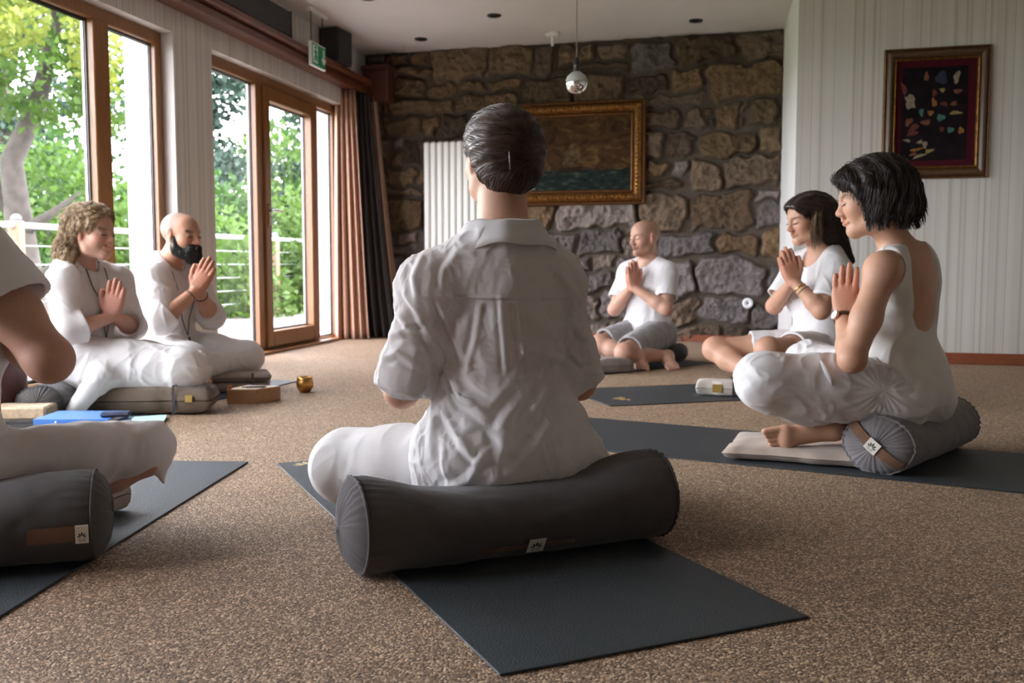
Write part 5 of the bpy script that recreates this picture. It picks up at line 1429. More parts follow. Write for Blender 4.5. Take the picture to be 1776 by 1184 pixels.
# ---------------------------------------------------------------- 1: the woman with her back to us
def lerp(a, b, t): return a + (np.asarray(b) - a) * t
def polyd(X, Z, pts):
    """distance in a garment's plane to a seam or fold line, and the position along it"""
    best = np.full(len(X), 9.0); tt = np.zeros(len(X)); sg = np.zeros(len(X)); n = len(pts) - 1
    for i in range(n):
        ax, az = pts[i]; bx_, bz = pts[i + 1]; dx, dz = bx_ - ax, bz - az; L2 = dx * dx + dz * dz
        t = np.clip(((X - ax) * dx + (Z - az) * dz) / L2, 0, 1); ex, ez = X - ax - t * dx, Z - az - t * dz; d = np.hypot(ex, ez); m = d < best
        best[m] = d[m]; tt[m] = (i + t[m]) / n; sg[m] = np.sign(ex * dz - ez * dx)[m]
    return best, tt, sg
def folds(V, Q, lines, back):
    """lines: (points, height, width); a ridge with a groove on one side, fading at both ends"""
    Nn = vnormals(V, Q); m = (Nn @ back) > -.1
    D = np.zeros(len(V))
    for pts, a, w in lines:
        d, t, sg = polyd(V[:, 0], V[:, 2], pts); env = np.sin(math.pi * np.clip(t, 0.02, .98)) ** .5
        D += env * a * (np.exp(-(d / w) ** 2) - .7 * np.exp(-((d * sg - 1.7 * w) / (w * .9)) ** 2))
    D[~m] = 0
    return V + Nn * D[:, None]

def person_front():
    b = W(868, 600, 2.40)
    p = Person((-.03, 2.37), 110, .155, 'woman in white linen shirt and trousers seen from behind on the long grey bolster', fem=True, head=(112, 3), skin=(.55, .32, .22),
               H=W(867, 276, 2.43), N=W(872, 416, 2.365), SL=W(746, 496, 2.31), SR=W(957, 490, 2.43), EL=W(697, 676, 2.31), ER=W(1004, 664, 2.48), KL=W(600, 808, 2.56), AL=W(790, 840, 2.66),
               AR=W(745, 800, 2.66), FR=W(690, 764, 2.56), P=W(872, 766, 2.37), hL=W(800, 815, 2.36), hR=W(935, 806, 2.43))
    p.soleR = A_(0, 1, .2)
    p.hs = 1.0; p.nk = .010
    p.make_body(.0034, trap=.452)
    lin = LINEN
    pr = p.torso(.020, trap=.452)
    pr += [ell(p.T(-.01, 0, .02), p.TR, A_(.135, .19, .17), .05), ell(p.T(-.05, 0, -.02), p.TR, A_(.125, .195, .10), .05)]
    # loose tail of the shirt on her right, lying on the bolster
    pr += [cap(W(985, 740, 2.44), W(1048, 806, 2.42), .055, .02, .05), cap(W(940, 790, 2.33), W(1058, 812, 2.38), .06, .018, .04), cap(W(760, 770, 2.3), W(745, 850, 2.32), .06, .04, .05)]
    for q in 'LR':
        S_, E, Wr = p.J['S' + q], p.J['E' + q], p.J['W' + q]
        pr += [cap(S_, lerp(S_, E, .85), .060, .066, .04), sleeve(lerp(S_, E, .72), lerp(S_, E, .985), .062, .060, .02, .008, .05)]
        pr += [sleeve(lerp(S_, E, .80), lerp(S_, E, .99), .069, .066, .008, .009, .05)]        # turned-up cuff
    hemn = nrm(A_(0, -.25, -1)); pr.append(half(W(870, 872, 2.17), hemn, .004))
    pr.append(cap(p.J['N'] - p.u * .012, p.hd(-.02, 0, -.05), .062, .075, .006, 's'))
    k = 2.26
    bk = lambda *uv: [((u - 888) / F_PX * k, CAM_H - (v - 457) / F_PX * k) for u, v in uv]
    L = [(bk((742, 512), (800, 514), (870, 516), (940, 517), (1014, 517)), .0045, .0035),
         (bk((738, 560), (768, 635), (800, 690), (836, 712), (852, 724)), .014, .011), (bk((868, 517), (872, 570), (878, 650)), .006, .006), (bk((894, 517), (900, 560), (912, 640)), .006, .006),
         (bk((760, 520), (775, 560), (800, 620)), .007, .008), (bk((835, 520), (825, 590), (805, 650)), .006, .008), (bk((1000, 530), (985, 600), (945, 690), (900, 735)), .008, .012),
         (bk((756, 700), (790, 745), (826, 790), (842, 778)), .011, .010), (bk((842, 776), (815, 822), (770, 842)), .012, .010), (bk((905, 690), (860, 745), (900, 790)), .006, .012), (bk((975, 700), (930, 770), (860, 830)), .007, .014),
         (bk((700, 500), (725, 540), (745, 585)), .009, .009), (bk((735, 440), (720, 480), (728, 530)), .008, .009), (bk((672, 580), (705, 572), (742, 582)), .010, .009), (bk((665, 620), (690, 610), (735, 640)), .008, .008), (bk((800, 430), (770, 470), (765, 505)), .006, .009),
         (bk((690, 545), (705, 560), (735, 556)), .008, .008), (bk((1000, 560), (1015, 590), (1034, 600)), .008, .008), (bk((995, 620), (1015, 640), (1036, 632)), .007, .007), (bk((960, 460), (985, 490), (1005, 520)), .005, .009),
         (bk((790, 690), (850, 700), (890, 660)), .005, .01), (bk((740, 660), (752, 720), (745, 790)), .009, .012), (bk((770, 760), (772, 800), (785, 850)), .008, .009), (bk((930, 640), (960, 620), (985, 640)), .006, .01)]
    post = lambda V, Q: folds(crumple(V, Q, .0030, 27, 71, (1, 1, .8)), Q, L, A_(0, -1, 0))
    o, V, Q = p.finish('linen_shirt', pr, lin, .0036, .0078, 9.5, 5, (1, 1, .6), post=post)
    # shirt collar: a stand and a fold, open at the throat
    c0 = p.J['N'] + p.u * .014 + p.tf * .002; ax = nrm(p.u + p.tf * .12); xf = nrm(p.tf - ax * (p.tf @ ax)); yl = np.cross(ax, xf)
    prof = [(.072, -.016), (.073, .004), (.075, .018), (.080, .025), (.088, .021), (.098, .003), (.112, -.022), (.122, -.040)]
    Vc, Fc = [], []; n = 64
    for i in range(n + 1):
        t = R(38 + (322 - 38) * i / n); g = 1 + .02 * math.sin(5 * t) + .012 * math.sin(11 * t + 1)
        for j, (r, h) in enumerate(prof):
            wv = .0035 * math.sin(6 * t + .6 * j) * (j / 7)
            Vc.append(c0 + (xf * math.cos(t) * r * .98 + yl * math.sin(t) * r * 1.06) * g + ax * (h * (1 + .10 * math.sin(3 * t + 2)) + wv))
    m_ = len(prof)
    for i in range(n):
        for j in range(m_ - 1): Fc.append((i * m_ + j, (i + 1) * m_ + j, (i + 1) * m_ + j + 1, i * m_ + j + 1))
    co = mesh('collar', Vc, Fc, lin, o, True); md = co.modifiers.new('thick', 'SOLIDIFY'); md.thickness = .003; md.offset = 0
    # trousers
    pr = p.pants(.016, .020, .85, fat=1.06)
    pr += [cap(p.J['hL'], p.J['KL'] + A_(0.01, 0, .0), .090, .084, .05)]
    p.finish('trousers', pr, WHITE, .0045, .005, 9, 9)
    # hair, swept up and twisted into a clip
    h, RR = p.hd, p.HR; E = lambda c, r, k=.03, op='u': ell(h(*c), RR, A_(*r), k, op)
    pr = [E((-.016, 0, .036), (.110, .092, .094)), E((-.055, 0, .010), (.078, .086, .092)), E((-.072, -.006, -.022), (.054, .066, .056)), E((-.062, 0, -.050), (.032, .044, .032), .03), E((.045, 0, .06), (.06, .064, .045)),
          E((.105, 0, -.02), (.075, .09, .085), .02, 's'), E((.01, .082, -.028), (.034, .03, .042), .015, 's'), E((.01, -.082, -.028), (.034, .03, .042), .015, 's'), E((-.005, 0, -.130), (.08, .09, .055), .02, 's')]
    hm = hair_mat('dark_brown_hair', (.028, .015, .010), (.085, .047, .031))
    V, Q = sdf_mesh(pr, .0035); V = relax(V, Q, 1)
    twist = h(-.115, -.012, .0)
    def flow(P):
        q = (P - p.J['H']) @ RR
        k = np.clip((-.01 - q[2]) / .06, 0, 1); d = nrm(A_(-.11 - q[0], (-.012 - q[1]) * .8, (-.005 - q[2]) * .35)) * (1 - k) + nrm(A_(-.3, -q[1] * 6, 1.0)) * k
        return RR @ d
    st = np.sin((V - p.J['H']) @ RR @ A_(60, 25, 190) + 3 * fbm(V * 14, 2, 3)); Nn = vnormals(V, Q); V2 = V + Nn * (.0022 * st * (.6 + .5 * vnoise(V * 40, 5)))[:, None]
    ho = mesh('hair', V2, Q, hm, p.root, True)
    Vt, Ft = grow(V2, Q, flow, 2300, 15, .0075, .0007, .0016, 5); mesh('hair_strands', Vt, Ft, hm, ho, True)
    ps = []; rs = np.random.RandomState(8)
    for i in range(46):
        a = rs.uniform(-.9, .9); b0 = h(-.058 + .012 * abs(a), .044 * a, -.070 + rs.uniform(-.012, .008)); ps.append([b0, b0 + RR @ A_(-.006, .004 * a, -.012), b0 + RR @ A_(-.004 + rs.uniform(-.006, .006), .010 * a + rs.uniform(-.006, .006), -.024 - rs.uniform(0, .014))])
    for i in range(30):
        b0 = h(rs.uniform(-.09, .04), rs.choice([-1, 1]) * rs.uniform(.06, .085), rs.uniform(.0, .11)); ps.append([b0, b0 + RR @ A_(-.015, rs.uniform(-.006, .012), .004), b0 + RR @ A_(-.03, rs.uniform(-.008, .016), rs.uniform(-.01, .012))])
    Vt, Ft = tubes(ps, [.0005] * len(ps)); mesh('loose_strands', Vt, Ft, hm, ho, True)
    cl = MB(); c_ = W(884, 272, 2.31); cl.tube([c_ + A_(.001, 0, -.030), c_ + A_(0, -.004, -.01), c_ + A_(-.001, -.004, .012), c_ + A_(-.002, 0, .030)], [.0016, .0022, .0022, .0016], 8)
    kd = KDTree(len(V2)); [kd.insert(v, i) for i, v in enumerate(V2)]; kd.balance()
    lift = min((v.y for v in cl.V)); tgt = min(kd.find(v)[0].y for v in cl.V); cl.V = [Vector((v.x, v.y - lift + tgt - .001, v.z)) for v in cl.V]
    cl.build('hair_clip', plain('grey_clip', (.30, .28, .28), .45, metal=.6), ho, True)
    # thin necklace at the nape
    rg = ring('necklace', p.J['N'] + p.u * .024 + p.tf * .0, nrm(p.u + p.tf * .25), .0575, .058, p.tf, .0008, plain('fine_gold', (.75, .5, .2), .25, metal=1.0), p.root, 60, 6)
    return p
PF = person_front()
# ---------------------------------------------------------------- 2: arm and knee at the left edge
def person_left_edge():
    p = Person((-1.31, 2.21), 76, .11, 'person in white cut off by the left edge, bare elbow raised over a dark bolster', fem=True, head=(76, -5), skin=(.50, .29, .21), build=1.05,
               ER=W(84, 622, 2.14), SR=W(-52, 446, 2.15), WR=W(-20, 552, 2.42), KR=W(250, 782, 2.44), AR=W(70, 862, 2.36), FR=W(-20, 850, 2.45))
    p.J['KL'] = p.L(.36, .30, .16); p.J['AL'] = p.L(.10, -.02, .07); p.J['FL'] = p.L(.02, -.18, .06)
    p.make_body(.004, fat=1.28)
    pr = p.top(.018, -.03, .50, .024, fat=1.3)
    p.finish('white_top', pr, WHITE, .006, .006, 8, 3)
    pr = p.pants(.014, .014, 0, legs='L', hem_r=.09)
    h, K, An = p.J['hR'], p.J['KR'], p.J['AR']
    pr += [cap(h, lerp(h, K, .6), .084, .074, .05), cap(lerp(h, K, .4), K + A_(.006, .0, .012), .072, .069, .04)]
    pr += [cap(K + A_(.035, 0, -.02), K + A_(.05, -.01, -.085), .02, .006, .03)]
    pr += [cap(lerp(K, An, .02) + A_(.06, -.06, -.13), lerp(K, An, 1.2) + A_(0, -.05, -.06), .07, .07, .01, 's')]
    p.finish('wide_trousers', pr, LINEN, .005, .007, 8, 14, (1, 1, 1))
    hm = hair_mat('brown_hair', (.05, .03, .02), (.12, .07, .045))
    h_, RR = p.hd, p.HR; E = lambda c, r, k=.03, op='u': ell(h_(*c), RR, A_(*r), k, op)
    V, Q = sdf_mesh([E((-.016, 0, .036), (.108, .086, .094)), E((-.05, 0, -.02), (.075, .08, .10)), E((.11, 0, -.03), (.075, .09, .09), .02, 's')], .006); mesh('hair', V, Q, hm, p.root, True)
person_left_edge()

def necklace(p, pr, pts, mat, tassel=None, rad=.0035, col2=None):
    """string of small beads lying on the garment; pts in torso coordinates, seen from the front"""
    P = []
    for a, b, c in pts: P.append(p.surf(pr, p.T(a + .3, b, c), -p.tf) + p.tf * .004)
    P = np.array(P); seg = np.linalg.norm(np.diff(P, axis=0), axis=1); cum = np.concatenate([[0], np.cumsum(seg)]); n = int(cum[-1] / (rad * 2.1))
    mb = MB(); T_ = np.linspace(0, cum[-1], n)
    C = np.stack([np.interp(T_, cum, P[:, i]) for i in range(3)], 1)
    for i in range(3): C[1:-1, i] = (C[:-2, i] + C[1:-1, i] * 2 + C[2:, i]) / 4
    for c in C: mb.lathe([(0, -rad), (rad * .8, -rad * .6), (rad, 0), (rad * .8, rad * .6), (0, rad)], c, 6)
    o = mb.build('mala_necklace', mat, p.root, True)
    if tassel is not None:
        a = tassel; mb = MB(); b0 = p.surf(pr, p.T(a[0] + .3, a[1], a[2]), -p.tf) + p.tf * .008
        mb.tube([b0, b0 - p.u * .012, b0 - p.u * .03, b0 - p.u * .075], [.004, .006, .005, .009], 8); t = mb.build('tassel', mat, o, True)
    return o

def band_collar(p, parent, mat, r=.066, h=.030):
    """low stand-up collar, open at the throat, with the placket edge below it"""
    c0 = p.J['N'] + p.u * .006 + p.tf * .004; ax = nrm(p.u + p.tf * .22); xf = nrm(p.tf - ax * (p.tf @ ax)); yl = np.cross(ax, xf); V, Fc = [], []; n = 48
    for i in range(n + 1):
        t = R(16 + 328 * i / n)
        for rr, z in ((r + .012, -.016), (r + .006, 0), (r + .003, h * .6), (r + .004, h)):
            V.append(c0 + xf * math.cos(t) * rr + yl * math.sin(t) * rr * 1.04 + ax * (z + .003 * math.sin(4 * t) - .012 * max(0, math.cos(t))))
    for i in range(n):
        for j in range(3): Fc.append((i * 4 + j, (i + 1) * 4 + j, (i + 1) * 4 + j + 1, i * 4 + j + 1))
    o = mesh('band_collar', V, Fc, mat, parent, True); md = o.modifiers.new('thick', 'SOLIDIFY'); md.thickness = .0035; md.offset = 0

# ---------------------------------------------------------------- 3: curly-haired woman by the window
def person_curly():
    p = Person((-1.90, 4.42), -14, .14, 'curly-haired woman in white tunic with a dark bead necklace, palms together by the window', fem=True, head=(-14, -3), skin=(.54, .31, .23),
               H=W(158, 404, 4.42), N=W(138, 458, 4.46), SR=W(108, 492, 4.28), SL=W(203, 488, 4.60), ER=W(116, 574, 4.20), EL=W(231, 568, 4.66), WR=W(192, 550, 4.34), WL=W(197, 549, 4.38), T=W(205, 486, 4.36),
               KR=W(316, 640, 4.34), AR=W(215, 668, 4.42), KL=W(332, 640, 4.56), AL=W(255, 664, 4.50), P=W(150, 632, 4.44))
    p.brow = A_(.16, .10, .07)
    p.make_body(.0034)
    p.face_bits(plain('brown_lash', (.05, .03, .02), .6))
    pr = p.top(.016, -.05, full=.34, sleeve_r=.016, flare=.01, cuff_r=.075)
    pr += [cap(p.T(.085, 0, .50), p.T(.11, 0, .40), .014, .006, .006, 's')]
    o, V, Q = p.finish('white_tunic', pr, LINEN, .0046, .0065, 10, 21, (1, 1, .6)); band_collar(p, o, LINEN)
    necklace(p, pr, [(0, .058, .50), (.03, .062, .44), (.05, .060, .36), (.07, .045, .28), (.08, .02, .20), (.08, -.005, .12), (.08, -.0, .06)], BEAD, (.09, 0, .055)) 
    necklace(p, pr, [(0, -.058, .50), (.03, -.062, .44), (.05, -.060, .36), (.07, -.048, .28), (.08, -.024, .20), (.08, -.006, .12)], BEAD)
    pr = p.pants(.016, .022, .55, .085, fat=1.02)
    h, K, An = p.J['hR'], p.J['KR'], p.J['AR']
    pr += [cap(h, K, .105, .085, .05), cap(K, lerp(K, An, .6) + A_(0, 0, .01), .07, .07, .05), cap(h + A_(.06, -.04, -.06), lerp(h, K, .8) + A_(0, -.02, -.07), .07, .05, .05), cap(W(175, 655, 4.2), W(128, 712, 4.12), .055, .03, .06), cap(K + A_(.02, 0, 0), K + A_(.04, 0, -.07), .05, .03, .04)]
    p.finish('wide_trousers', pr, LINEN, .005, .007, 9, 23, (1, 1, 1))
    h_, RR = p.hd, p.HR; E = lambda c, r, k=.03, op='u': ell(h_(*c), RR, A_(*r), k, op)
    hm = hair_mat('fair_brown_hair', (.17, .105, .055), (.46, .32, .185), .45)
    pr = [E((-.016, 0, .042), (.112, .090, .094)), E((-.065, 0, -.02), (.070, .088, .085)), E((-.085, 0, -.075), (.060, .090, .060)), E((-.078, .03, -.115), (.055, .065, .035)), E((-.070, -.04, -.105), (.055, .055, .045)), E((.03, 0, .082), (.062, .068, .036)), cap(h_(-.085, .03, -.08), W(112, 462, 4.40), .06, .035, .04), cap(h_(-.085, -.04, -.08), W(128, 470, 4.34), .055, .03, .04),
          E((.118, 0, -.008), (.078, .10, .100), .02, 's'), E((.03, .085, -.05), (.045, .03, .06), .02, 's'), E((.03, -.085, -.05), (.045, .03, .06), .02, 's'), E((.04, 0, -.13), (.09, .12, .06), .02, 's')]
    V, Q = sdf_mesh(pr, .005); V = crumple(relax(V, Q, 1), Q, .008, 34, 31, (1, 1, 1)); ho = mesh('hair', V, Q, hm, p.root, True)
    fl = lambda P: RR @ (A_(-.9, .5 * np.sign(((P - p.J['H']) @ RR)[1]), -.3) if ((P - p.J['H']) @ RR)[2] > .06 else A_(-.35, .0, -1))
    Vt, Ft = grow(V, Q, fl, 1300, 17, .009, .0011, .004, 33, wave=.0055, wfreq=150, free=4); mesh('curls', Vt, Ft, hm, ho, True)
BEAD = plain('dark_beads', (.025, .02, .02), .35)
person_curly()

# ---------------------------------------------------------------- 4: bearded man
def person_bearded():
    p = Person((-1.79, 5.14), -24, .12, 'bearded man with a shaved head in white shirt, palms together before the white pier', fem=False, head=(-22, -3), skin=(.50, .27, .18),
               H=W(313, 408, 5.10), N=W(290, 456, 5.15), SR=W(266, 482, 4.98), SL=W(336, 478, 5.26), ER=W(278, 556, 4.86), EL=W(366, 548, 5.22), WR=W(338, 505, 4.97), WL=W(345, 505, 5.02), T=W(363, 459, 5.0),
               KR=W(328, 624, 4.78), KL=W(428, 619, 5.20), AR=W(392, 640, 5.12), AL=W(350, 640, 5.0), P=W(292, 608, 5.14))
    p.brow = A_(.03, .022, .018); p.hs = 1.0
    stub = lambda q, bl, g: (bl(np.clip((q[:, 2] - .0 + np.clip(-q[:, 0], -.03, .1) * .9) / .03, 0, 1) * np.clip((.045 - q[:, 0]) / .03, 0, 1) * (q[:, 2] > -.07), (.17, .13, .115), .62))
    p.make_body(.0038, tints=[stub])
    p.face_bits(plain('black_lash', (.02, .016, .014), .6))
    h_, RR = p.hd, p.HR; E = lambda c, r, k=.02, op='u': ell(h_(*c), RR, A_(*r), k, op); C = lambda a, b, r0, r1, k=.02, op='u': cap(h_(*a), h_(*b), r0, r1, k, op)
    pr = []
    for y in (1, -1): pr += [C((.012, .064 * y, -.012), (.022, .056 * y, -.070), .010, .022), C((.022, .056 * y, -.070), (.078, .020 * y, -.100), .024, .030), C((.100, .004 * y, -.046), (.088, .032 * y, -.062), .0085, .010, .01), C((.088, .032 * y, -.062), (.075, .034 * y, -.085), .012, .018)]
    pr += [E((.085, 0, -.110), (.034, .038, .036)), E((.097, 0, -.083), (.016, .022, .013)), E((.112, 0, -.0635), (.016, .022, .0085), .004, 's')]
    hm = hair_mat('black_beard', (.008, .007, .007), (.022, .018, .016), .5)
    V, Q = sdf_mesh(pr, .004); V = crumple(V, Q, .003, 60, 4, (1, 1, 1)); bo = mesh('beard', V, Q, hm, p.root, True)
    Vt, Ft = grow(V, Q, lambda P: A_(0, 0, -1) + p.HR[:, 0] * .3, 900, 6, .006, .0008, .002, 41, free=3); mesh('beard_strands', Vt, Ft, hm, bo, True)
    pr = p.top(.018, -.06, full=.22, sleeve_r=.020, flare=.015, cuff_r=.072)
    pr += [cap(p.T(.085, 0, .53), p.T(.115, 0, .41), .012, .006, .006, 's')]
    o, V, Q = p.finish('white_shirt', pr, LINEN, .005, .007, 10, 41, (1, 1, .6)); band_collar(p, o, LINEN, .074)
    necklace(p, pr, [(0, .062, .50), (.03, .075, .42), (.05, .07, .34), (.07, .05, .26), (.08, .025, .17), (.08, .0, .09)], BEAD, (.09, 0, .08))
    necklace(p, pr, [(0, -.062, .50), (.03, -.075, .42), (.05, -.07, .34), (.07, -.05, .26), (.08, -.025, .17), (.08, -.003, .09)], BEAD)
    w = p.J['WL']; d = nrm(p.J['EL'] - w); ring('bracelet', w + d * .045, d, .031, .031, A_(1, 0, 0), .005, BEAD, p.root, 22)
    w = p.J['WR']; d = nrm(p.J['ER'] - w); ring('bracelet', w + d * .03, d, .030, .030, A_(1, 0, 0), .004, plain('brown_cord', (.12, .05, .03), .6), p.root, 22)
    pr = p.pants(.016, .018, .75, .06, fat=1.05)
    p.finish('white_trousers', pr, WHITE, .006, .006, 9, 43, (1, 1, 1))
person_bearded()

# ---------------------------------------------------------------- 5: bald man before the stone wall
def person_back():
    p = Person((.93, 6.56), -134, .12, 'bald man in white t-shirt and grey shorts sitting cross-legged before the stone wall', fem=False, head=(-150, -4), skin=(.55, .32, .23), k=.98,
               H=W(1119, 412, 6.53), N=W(1124, 456, 6.56), SL=W(1157, 473, 6.44), SR=W(1091, 473, 6.68), EL=W(1155, 535, 6.30), ER=W(1066, 536, 6.62), WL=W(1100, 499, 6.40), WR=W(1094, 499, 6.44), T=W(1095, 454, 6.38),
               KL=W(1083, 611, 6.05), AL=W(1158, 617, 6.22), KR=W(1040, 596, 6.36), AR=W(1110, 618, 6.18), P=W(1122, 577, 6.55))
    p.brow = A_(.20, .11, .07)
    st = lambda q, bl, g: (bl(np.clip((-.030 - q[:, 2] - .25 * (q[:, 0] - .05)) / .025, 0, 1) * np.clip((q[:, 0] + .01) / .03, 0, 1) * (q[:, 2] > -.14), (.26, .115, .06), .6),
                           bl(np.clip((q[:, 2] - .02 - .6 * q[:, 0]) / .03, 0, 1) * np.clip((.03 - q[:, 0]) / .03, 0, 1), (.34, .20, .145), .5))
    p.make_body(.0042, tints=[st])
    p.face_bits(plain('ginger_lash', (.10, .06, .04), .6))
    pr = p.top(.014, -.05, .72, .014, flare=.01)
    p.finish('white_t_shirt', pr, WHITE, .006, .005, 9, 51, (1, 1, .5))
    pr = p.pants(.016, .016, -.12, .088, fat=1.05)
    p.finish('grey_shorts', pr, GREYSHORT, .006, .006, 9, 53, (1, 1, 1))
person_back()

# ---------------------------------------------------------------- 6: long-haired woman
def person_long():
    p = Person((1.47, 4.85), -158, .14, 'long-haired woman in white t-shirt and shorts, palms together, behind the bob-haired woman', fem=True, head=(-166, -12), skin=(.55, .31, .21),
               H=W(1401, 380, 4.84), N=W(1425, 440, 4.88), SL=W(1450, 470, 4.70), SR=W(1386, 462, 5.02), EL=W(1424, 538, 4.58), ER=W(1343, 530, 4.98), WL=W(1379, 490, 4.66), WR=W(1373, 490, 4.70), T=W(1356, 426, 4.68),
               KR=W(1240, 605, 4.95), AR=W(1312, 652, 4.70), KL=W(1332, 607, 4.50), AL=W(1400, 650, 4.80), P=W(1415, 612, 4.86), FR=W(1345, 668, 4.62))
    p.make_body(.0034)
    p.face_bits(plain('dark_lash', (.03, .02, .015), .6))
    pr = p.top(.016, -.06, .78, .016, flare=.012, scoop=.02)
    p.finish('white_t_shirt', pr, WHITE, .005, .006, 9, 61, (1, 1, .5))
    pr = p.pants(.016, .016, -.42, .094, fat=1.02)
    p.finish('white_shorts', pr, WHITE, .006, .005, 9, 63, (1, 1, 1))
    w = p.J['WL']; d = nrm(p.J['EL'] - w); gold = plain('gold_band', (.70, .45, .18), .25, metal=1.0)
    ring('bracelet', w + d * .035, d, .029, .029, A_(1, 0, 0), .004, gold, p.root, 22); ring('bracelet', w + d * .055, d, .031, .031, A_(1, 0, 0), .003, plain('cord_band', (.35, .2, .12), .5), p.root, 22)
    h_, RR = p.hd, p.HR; E = lambda c, r, k=.03, op='u': ell(h_(*c), RR, A_(*r), k, op)
    hm = hair_mat('long_dark_hair', (.018, .010, .007), (.050, .028, .018))
    a0 = h_(-.075, 0, .02); a1 = h_(-.105, .0, -.09); a2 = p.T(-.115, -.02, .42); a3 = W(1476, 440, 4.90); 
    pr = [E((-.016, 0, .042), (.110, .086, .092)), E((-.055, 0, -.01), (.078, .084, .085)), cap(a0, a1, .085, .075, .04), cap(a1, W(1452, 428, 4.90), .072, .050, .04), cap(W(1448, 420, 4.88), W(1476, 452, 4.84), .050, .016, .04), E((.045, 0, .070), (.060, .066, .042)),
          E((.120, 0, -.030), (.082, .10, .105), .015, 's'), E((.03, .086, -.03), (.040, .026, .05), .015, 's'), E((.03, -.086, -.03), (.040, .026, .05), .015, 's'), E((.03, 0, -.16), (.075, .1, .07), .02, 's')]
    V, Q = sdf_mesh(pr, .0045); V = relax(V, Q, 1); st = np.sin(((V - p.J['H']) @ RR) @ A_(20, 150, 15) * 1.4 + 3 * fbm(V * 9, 2, 3)); V = V + vnormals(V, Q) * (.0022 * st)[:, None]
    ho = mesh('hair', V, Q, hm, p.root, True)
    q_ = (V - p.J['H']) @ RR
    def fl(P):
        q = (P - p.J['H']) @ RR
        if q[2] > .05: return RR @ A_(-.55, .8 * np.sign(q[1]), -.4)
        return nrm(W(1474, 450, 4.86) - P) * .8 + A_(0, 0, -.6)
    Vt, Ft = grow(V, Q, fl, 1500, 20, .013, .0009, .003, 63, wave=.002, wfreq=45, free=5); mesh('hair_strands', Vt, Ft, hm, ho, True)
    # lighter front lock falling past the ear to the collar
    lm = hair_mat('lock_light_brown', (.11, .06, .03), (.24, .14, .075), .45); ps = []; rs = np.random.RandomState(5)
    for y in (1,):
        for k in range(110):
            b0 = h_(-.022 + rs.uniform(-.03, .024), (.079 + rs.uniform(-.004, .007)) * y, .040 + rs.uniform(-.02, .02)); j = rs.uniform(-.012, .012); P = []; wv = rs.uniform(.6, 1.5)
            for t in np.linspace(0, 1, 11):
                P.append(b0 + RR @ A_(-.012 * t + .012 * wv * math.sin(4.6 * t + j * 60) + j * t, (.010 * math.sin(5 * t)) * y + j * 1.1, 0) + A_(-.0, 0, -(.15 + rs.uniform(0, .045)) * t) + p.tf * (.035 * t))
            ps.append(np.array(P))
    Vt, Ft = tubes(ps, [.0011] * len(ps)); mesh('front_locks', Vt, Ft, lm, ho, True)
person_long()

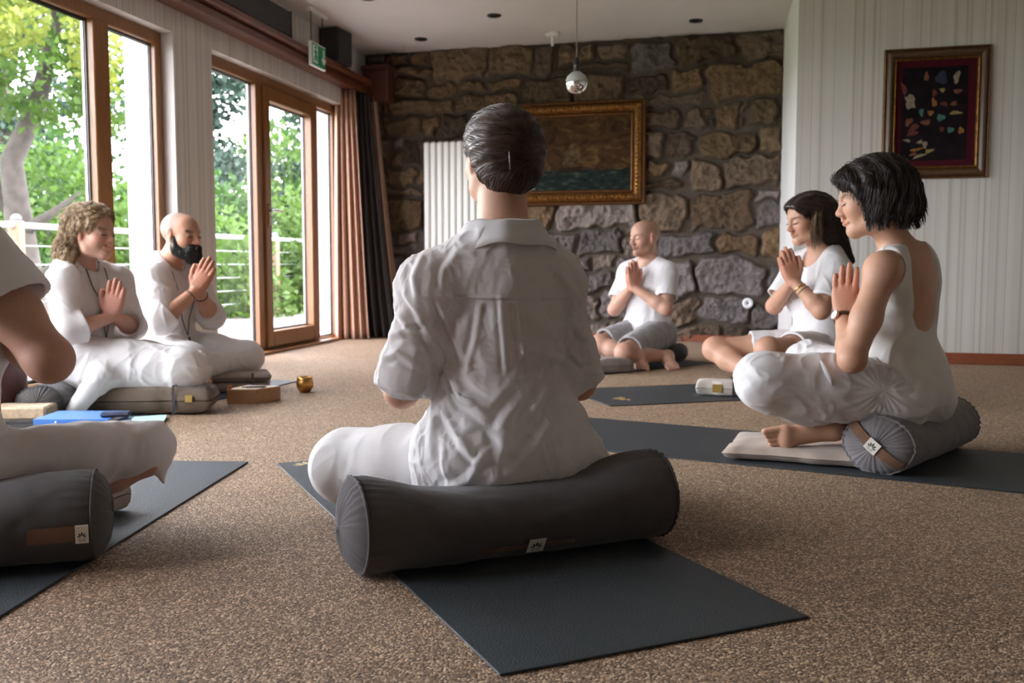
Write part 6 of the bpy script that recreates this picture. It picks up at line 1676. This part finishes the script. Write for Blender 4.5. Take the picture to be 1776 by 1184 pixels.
# ---------------------------------------------------------------- 7: bob-haired woman
def person_bob():
    p = Person((1.25, 3.20), 128, .16, 'bob-haired woman in ivory tank top and white trousers with wristwatch, on the end-on bolster', fem=True, head=(160, -10), skin=(.56, .32, .215),
               H=W(1514, 344, 3.18), N=W(1566, 440, 3.22), SL=W(1531, 468, 3.08), SR=W(1592, 466, 3.32), EL=W(1478, 622, 3.00), ER=W(1545, 590, 3.46), WL=W(1462, 549, 3.16), WR=W(1461, 549, 3.20), T=W(1468, 440, 3.17),
               KL=W(1326, 662, 3.10), AL=W(1470, 735, 3.30), KR=W(1402, 630, 3.62), AR=W(1428, 741, 3.245), FR=W(1318, 757, 3.25), P=W(1556, 676, 3.22))
    p.J['WR'] = p.J['WL'] + A_(.02, .042, 0); p.soleR = A_(-.1, -1, -.28)
    p.make_body(.003, fat=1.02)
    p.face_bits(plain('dark_lash_b', (.02, .014, .012), .6))
    # tank top: close torso, straps left between armholes and a low back
    pr = p.torso(.0075)
    pr += [ell(p.T(-.02, 0, .04), p.TR, A_(.13, .175, .15), .05)]
    pr.append(half(p.T(0, 0, -.045), -p.u, .006))
    for sg, q in ((1, 'L'), (-1, 'R')):
        S_ = p.J['S' + q]; E_ = p.J['E' + q]
        pr.append(cap(S_ + p.sh * sg * .035 + A_(0, 0, .07), S_ + p.sh * sg * .010 - A_(0, 0, .10), .070, .058, .012, 's'))
        pr.append(cap(S_ + p.sh * sg * .02, E_, .075, .06, .012, 's'))
    pr += [cap(p.T(-.14, 0.01, .54), p.T(-.145, 0.01, .28), .105, .080, .02, 's'), cap(p.T(.13, 0, .55), p.T(.15, 0, .36), .085, .07, .02, 's'), cap(p.J['N'], p.J['H'], .075, .08, .015, 's')]
    p.finish('tank_top', pr, CREAM, .0034, .0042, 11, 71, (1, 1, .6))
    # trousers
    pr = p.pants(.012, .016, .80, .060, fat=1.04, waist=.085)
    K, An = p.J['KL'], p.J['AL']; h = p.J['hL']
    pr += [cap(K, lerp(K, An, .45), .072, .068, .03), cap(h, K, .098, .078, .05)]
    def post(V, Q):
        # fine creases radiating from the hip
        Nn = vnormals(V, Q); r = V - (p.J['hL'] + A_(-.03, -.06, .02)); ang = np.arctan2(r[:, 2], r[:, 0]); d = np.linalg.norm(r, axis=1)
        return V + Nn * (.0017 * np.sin(ang * 22 + 3 * vnoise(V * 9, 3)) * np.exp(-((d - .10) / .09) ** 2) * (vnoise(V * 7, 6) > -.4))[:, None]
    p.finish('white_trousers', pr, WHITE, .0040, .0068, 11, 73, (1, 1, 1), post=post)
    mb = MB(); c_ = W(1497, 652, 2.99)
    tp = [p.surf(pr, W(1493 + 14 * t, 648 + 42 * t, 2.7), A_(0, 1, 0)) - A_(0, .004, 0) for t in np.linspace(0, 1, 7)]
    mb.tube(tp, [.004, .006, .008, .008, .007, .006, .003], 8); mb.build('drawstring', WHITE, p.root, True)
    # wristwatch: leather strap, steel case, pale dial
    w = p.J['WL']; d = nrm(p.J['EL'] - w); lc = w + d * .012; side = nrm(np.cross(d, A_(0, 1, 0)))
    out = nrm(A_(-.80, -.60, 0) - d * (A_(-.80, -.60, 0) @ d)); wt = ring('watch_strap', lc, d, .0295, .0285, out, .0028, plain('brown_leather', (.07, .035, .02), .5), p.root, 30, 8, 3.2)
    Mx = frame_matrix(lc + out * .029, np.cross(d, out), d, out); mb = MB(Mx); mb.lathe([(0, 0), (.0165, 0), (.0175, .003), (.017, .007), (.015, .0085)], n=28); wc = mb.build('watch_case', plain('rose_gold', (.75, .50, .34), .25, metal=1.0), wt, True)
    mb = MB(Mx); mb.lathe([(0, .0078), (.0152, .0078)], n=28); mb.build('watch_dial', plain('pale_dial', (.85, .84, .80), .4), wc)
    mb = MB(Mx); mb.box(-.0006, .0006, -.001, .010, .0080, .0084); mb.box(-.001, .007, -.0005, .0005, .0080, .0084); mb.build('watch_hands', INK, wc)
    # hair
    h_, RR = p.hd, p.HR; E = lambda c, r, k=.03, op='u': ell(h_(*c), RR, A_(*r), k, op); C = lambda a, b, r0, r1, k=.02, op='u': cap(h_(*a), h_(*b), r0, r1, k, op)
    hm = hair_mat('near_black_hair', (.010, .007, .006), (.035, .022, .016))
    pr = [E((-.018, 0, .046), (.116, .094, .096)), E((-.070, 0, -.005), (.078, .092, .085)), E((-.088, 0, -.055), (.055, .085, .050)), E((.05, 0, .078), (.065, .070, .036))]
    for y in (1, -1): pr += [C((.010, .080 * y, .02), (.022, .080 * y, -.062), .026, .014, .03), C((-.04, .082 * y, .0), (-.012, .082 * y, -.072), .034, .020, .03), C((.062, .052 * y, .062), (.040, .076 * y, .018), .022, .016, .03)]
    pr += [E((.125, 0, -.028), (.075, .10, .098), .015, 's'), E((.02, 0, -.135), (.10, .075, .06), .02, 's'), half(h_(0, 0, -.078), -RR[:, 2] * 1.0 + RR[:, 0] * .12, .012), E((.074, .07, -.03), (.040, .03, .07), .015, 's'), E((.074, -.07, -.03), (.040, .03, .07), .015, 's')]
    V, Q = sdf_mesh(pr, .0036); V = relax(V, Q, 1); q_ = (V - p.J['H']) @ RR; st = np.sin(q_ @ A_(150, 150, 20) + 4 * fbm(V * 10, 2, 3)); V = V + vnormals(V, Q) * (.0028 * st)[:, None]
    ho = mesh('hair', V, Q, hm, p.root, True)
    def fl(P):
        q = (P - p.J['H']) @ RR
        if q[2] > .07: return RR @ A_(-.5 if q[0] < .05 else .35, 1.0 * np.sign(q[1] + .01), -.5)
        return RR @ A_(.18 if abs(q[1]) > .05 else -.12, 0, -1)
    Vt, Ft = grow(V, Q, fl, 1700, 15, .0092, .0009, .0032, 73, wave=.0045, wfreq=75, free=4); mesh('hair_strands', Vt, Ft, hm, ho, True)
person_bob()
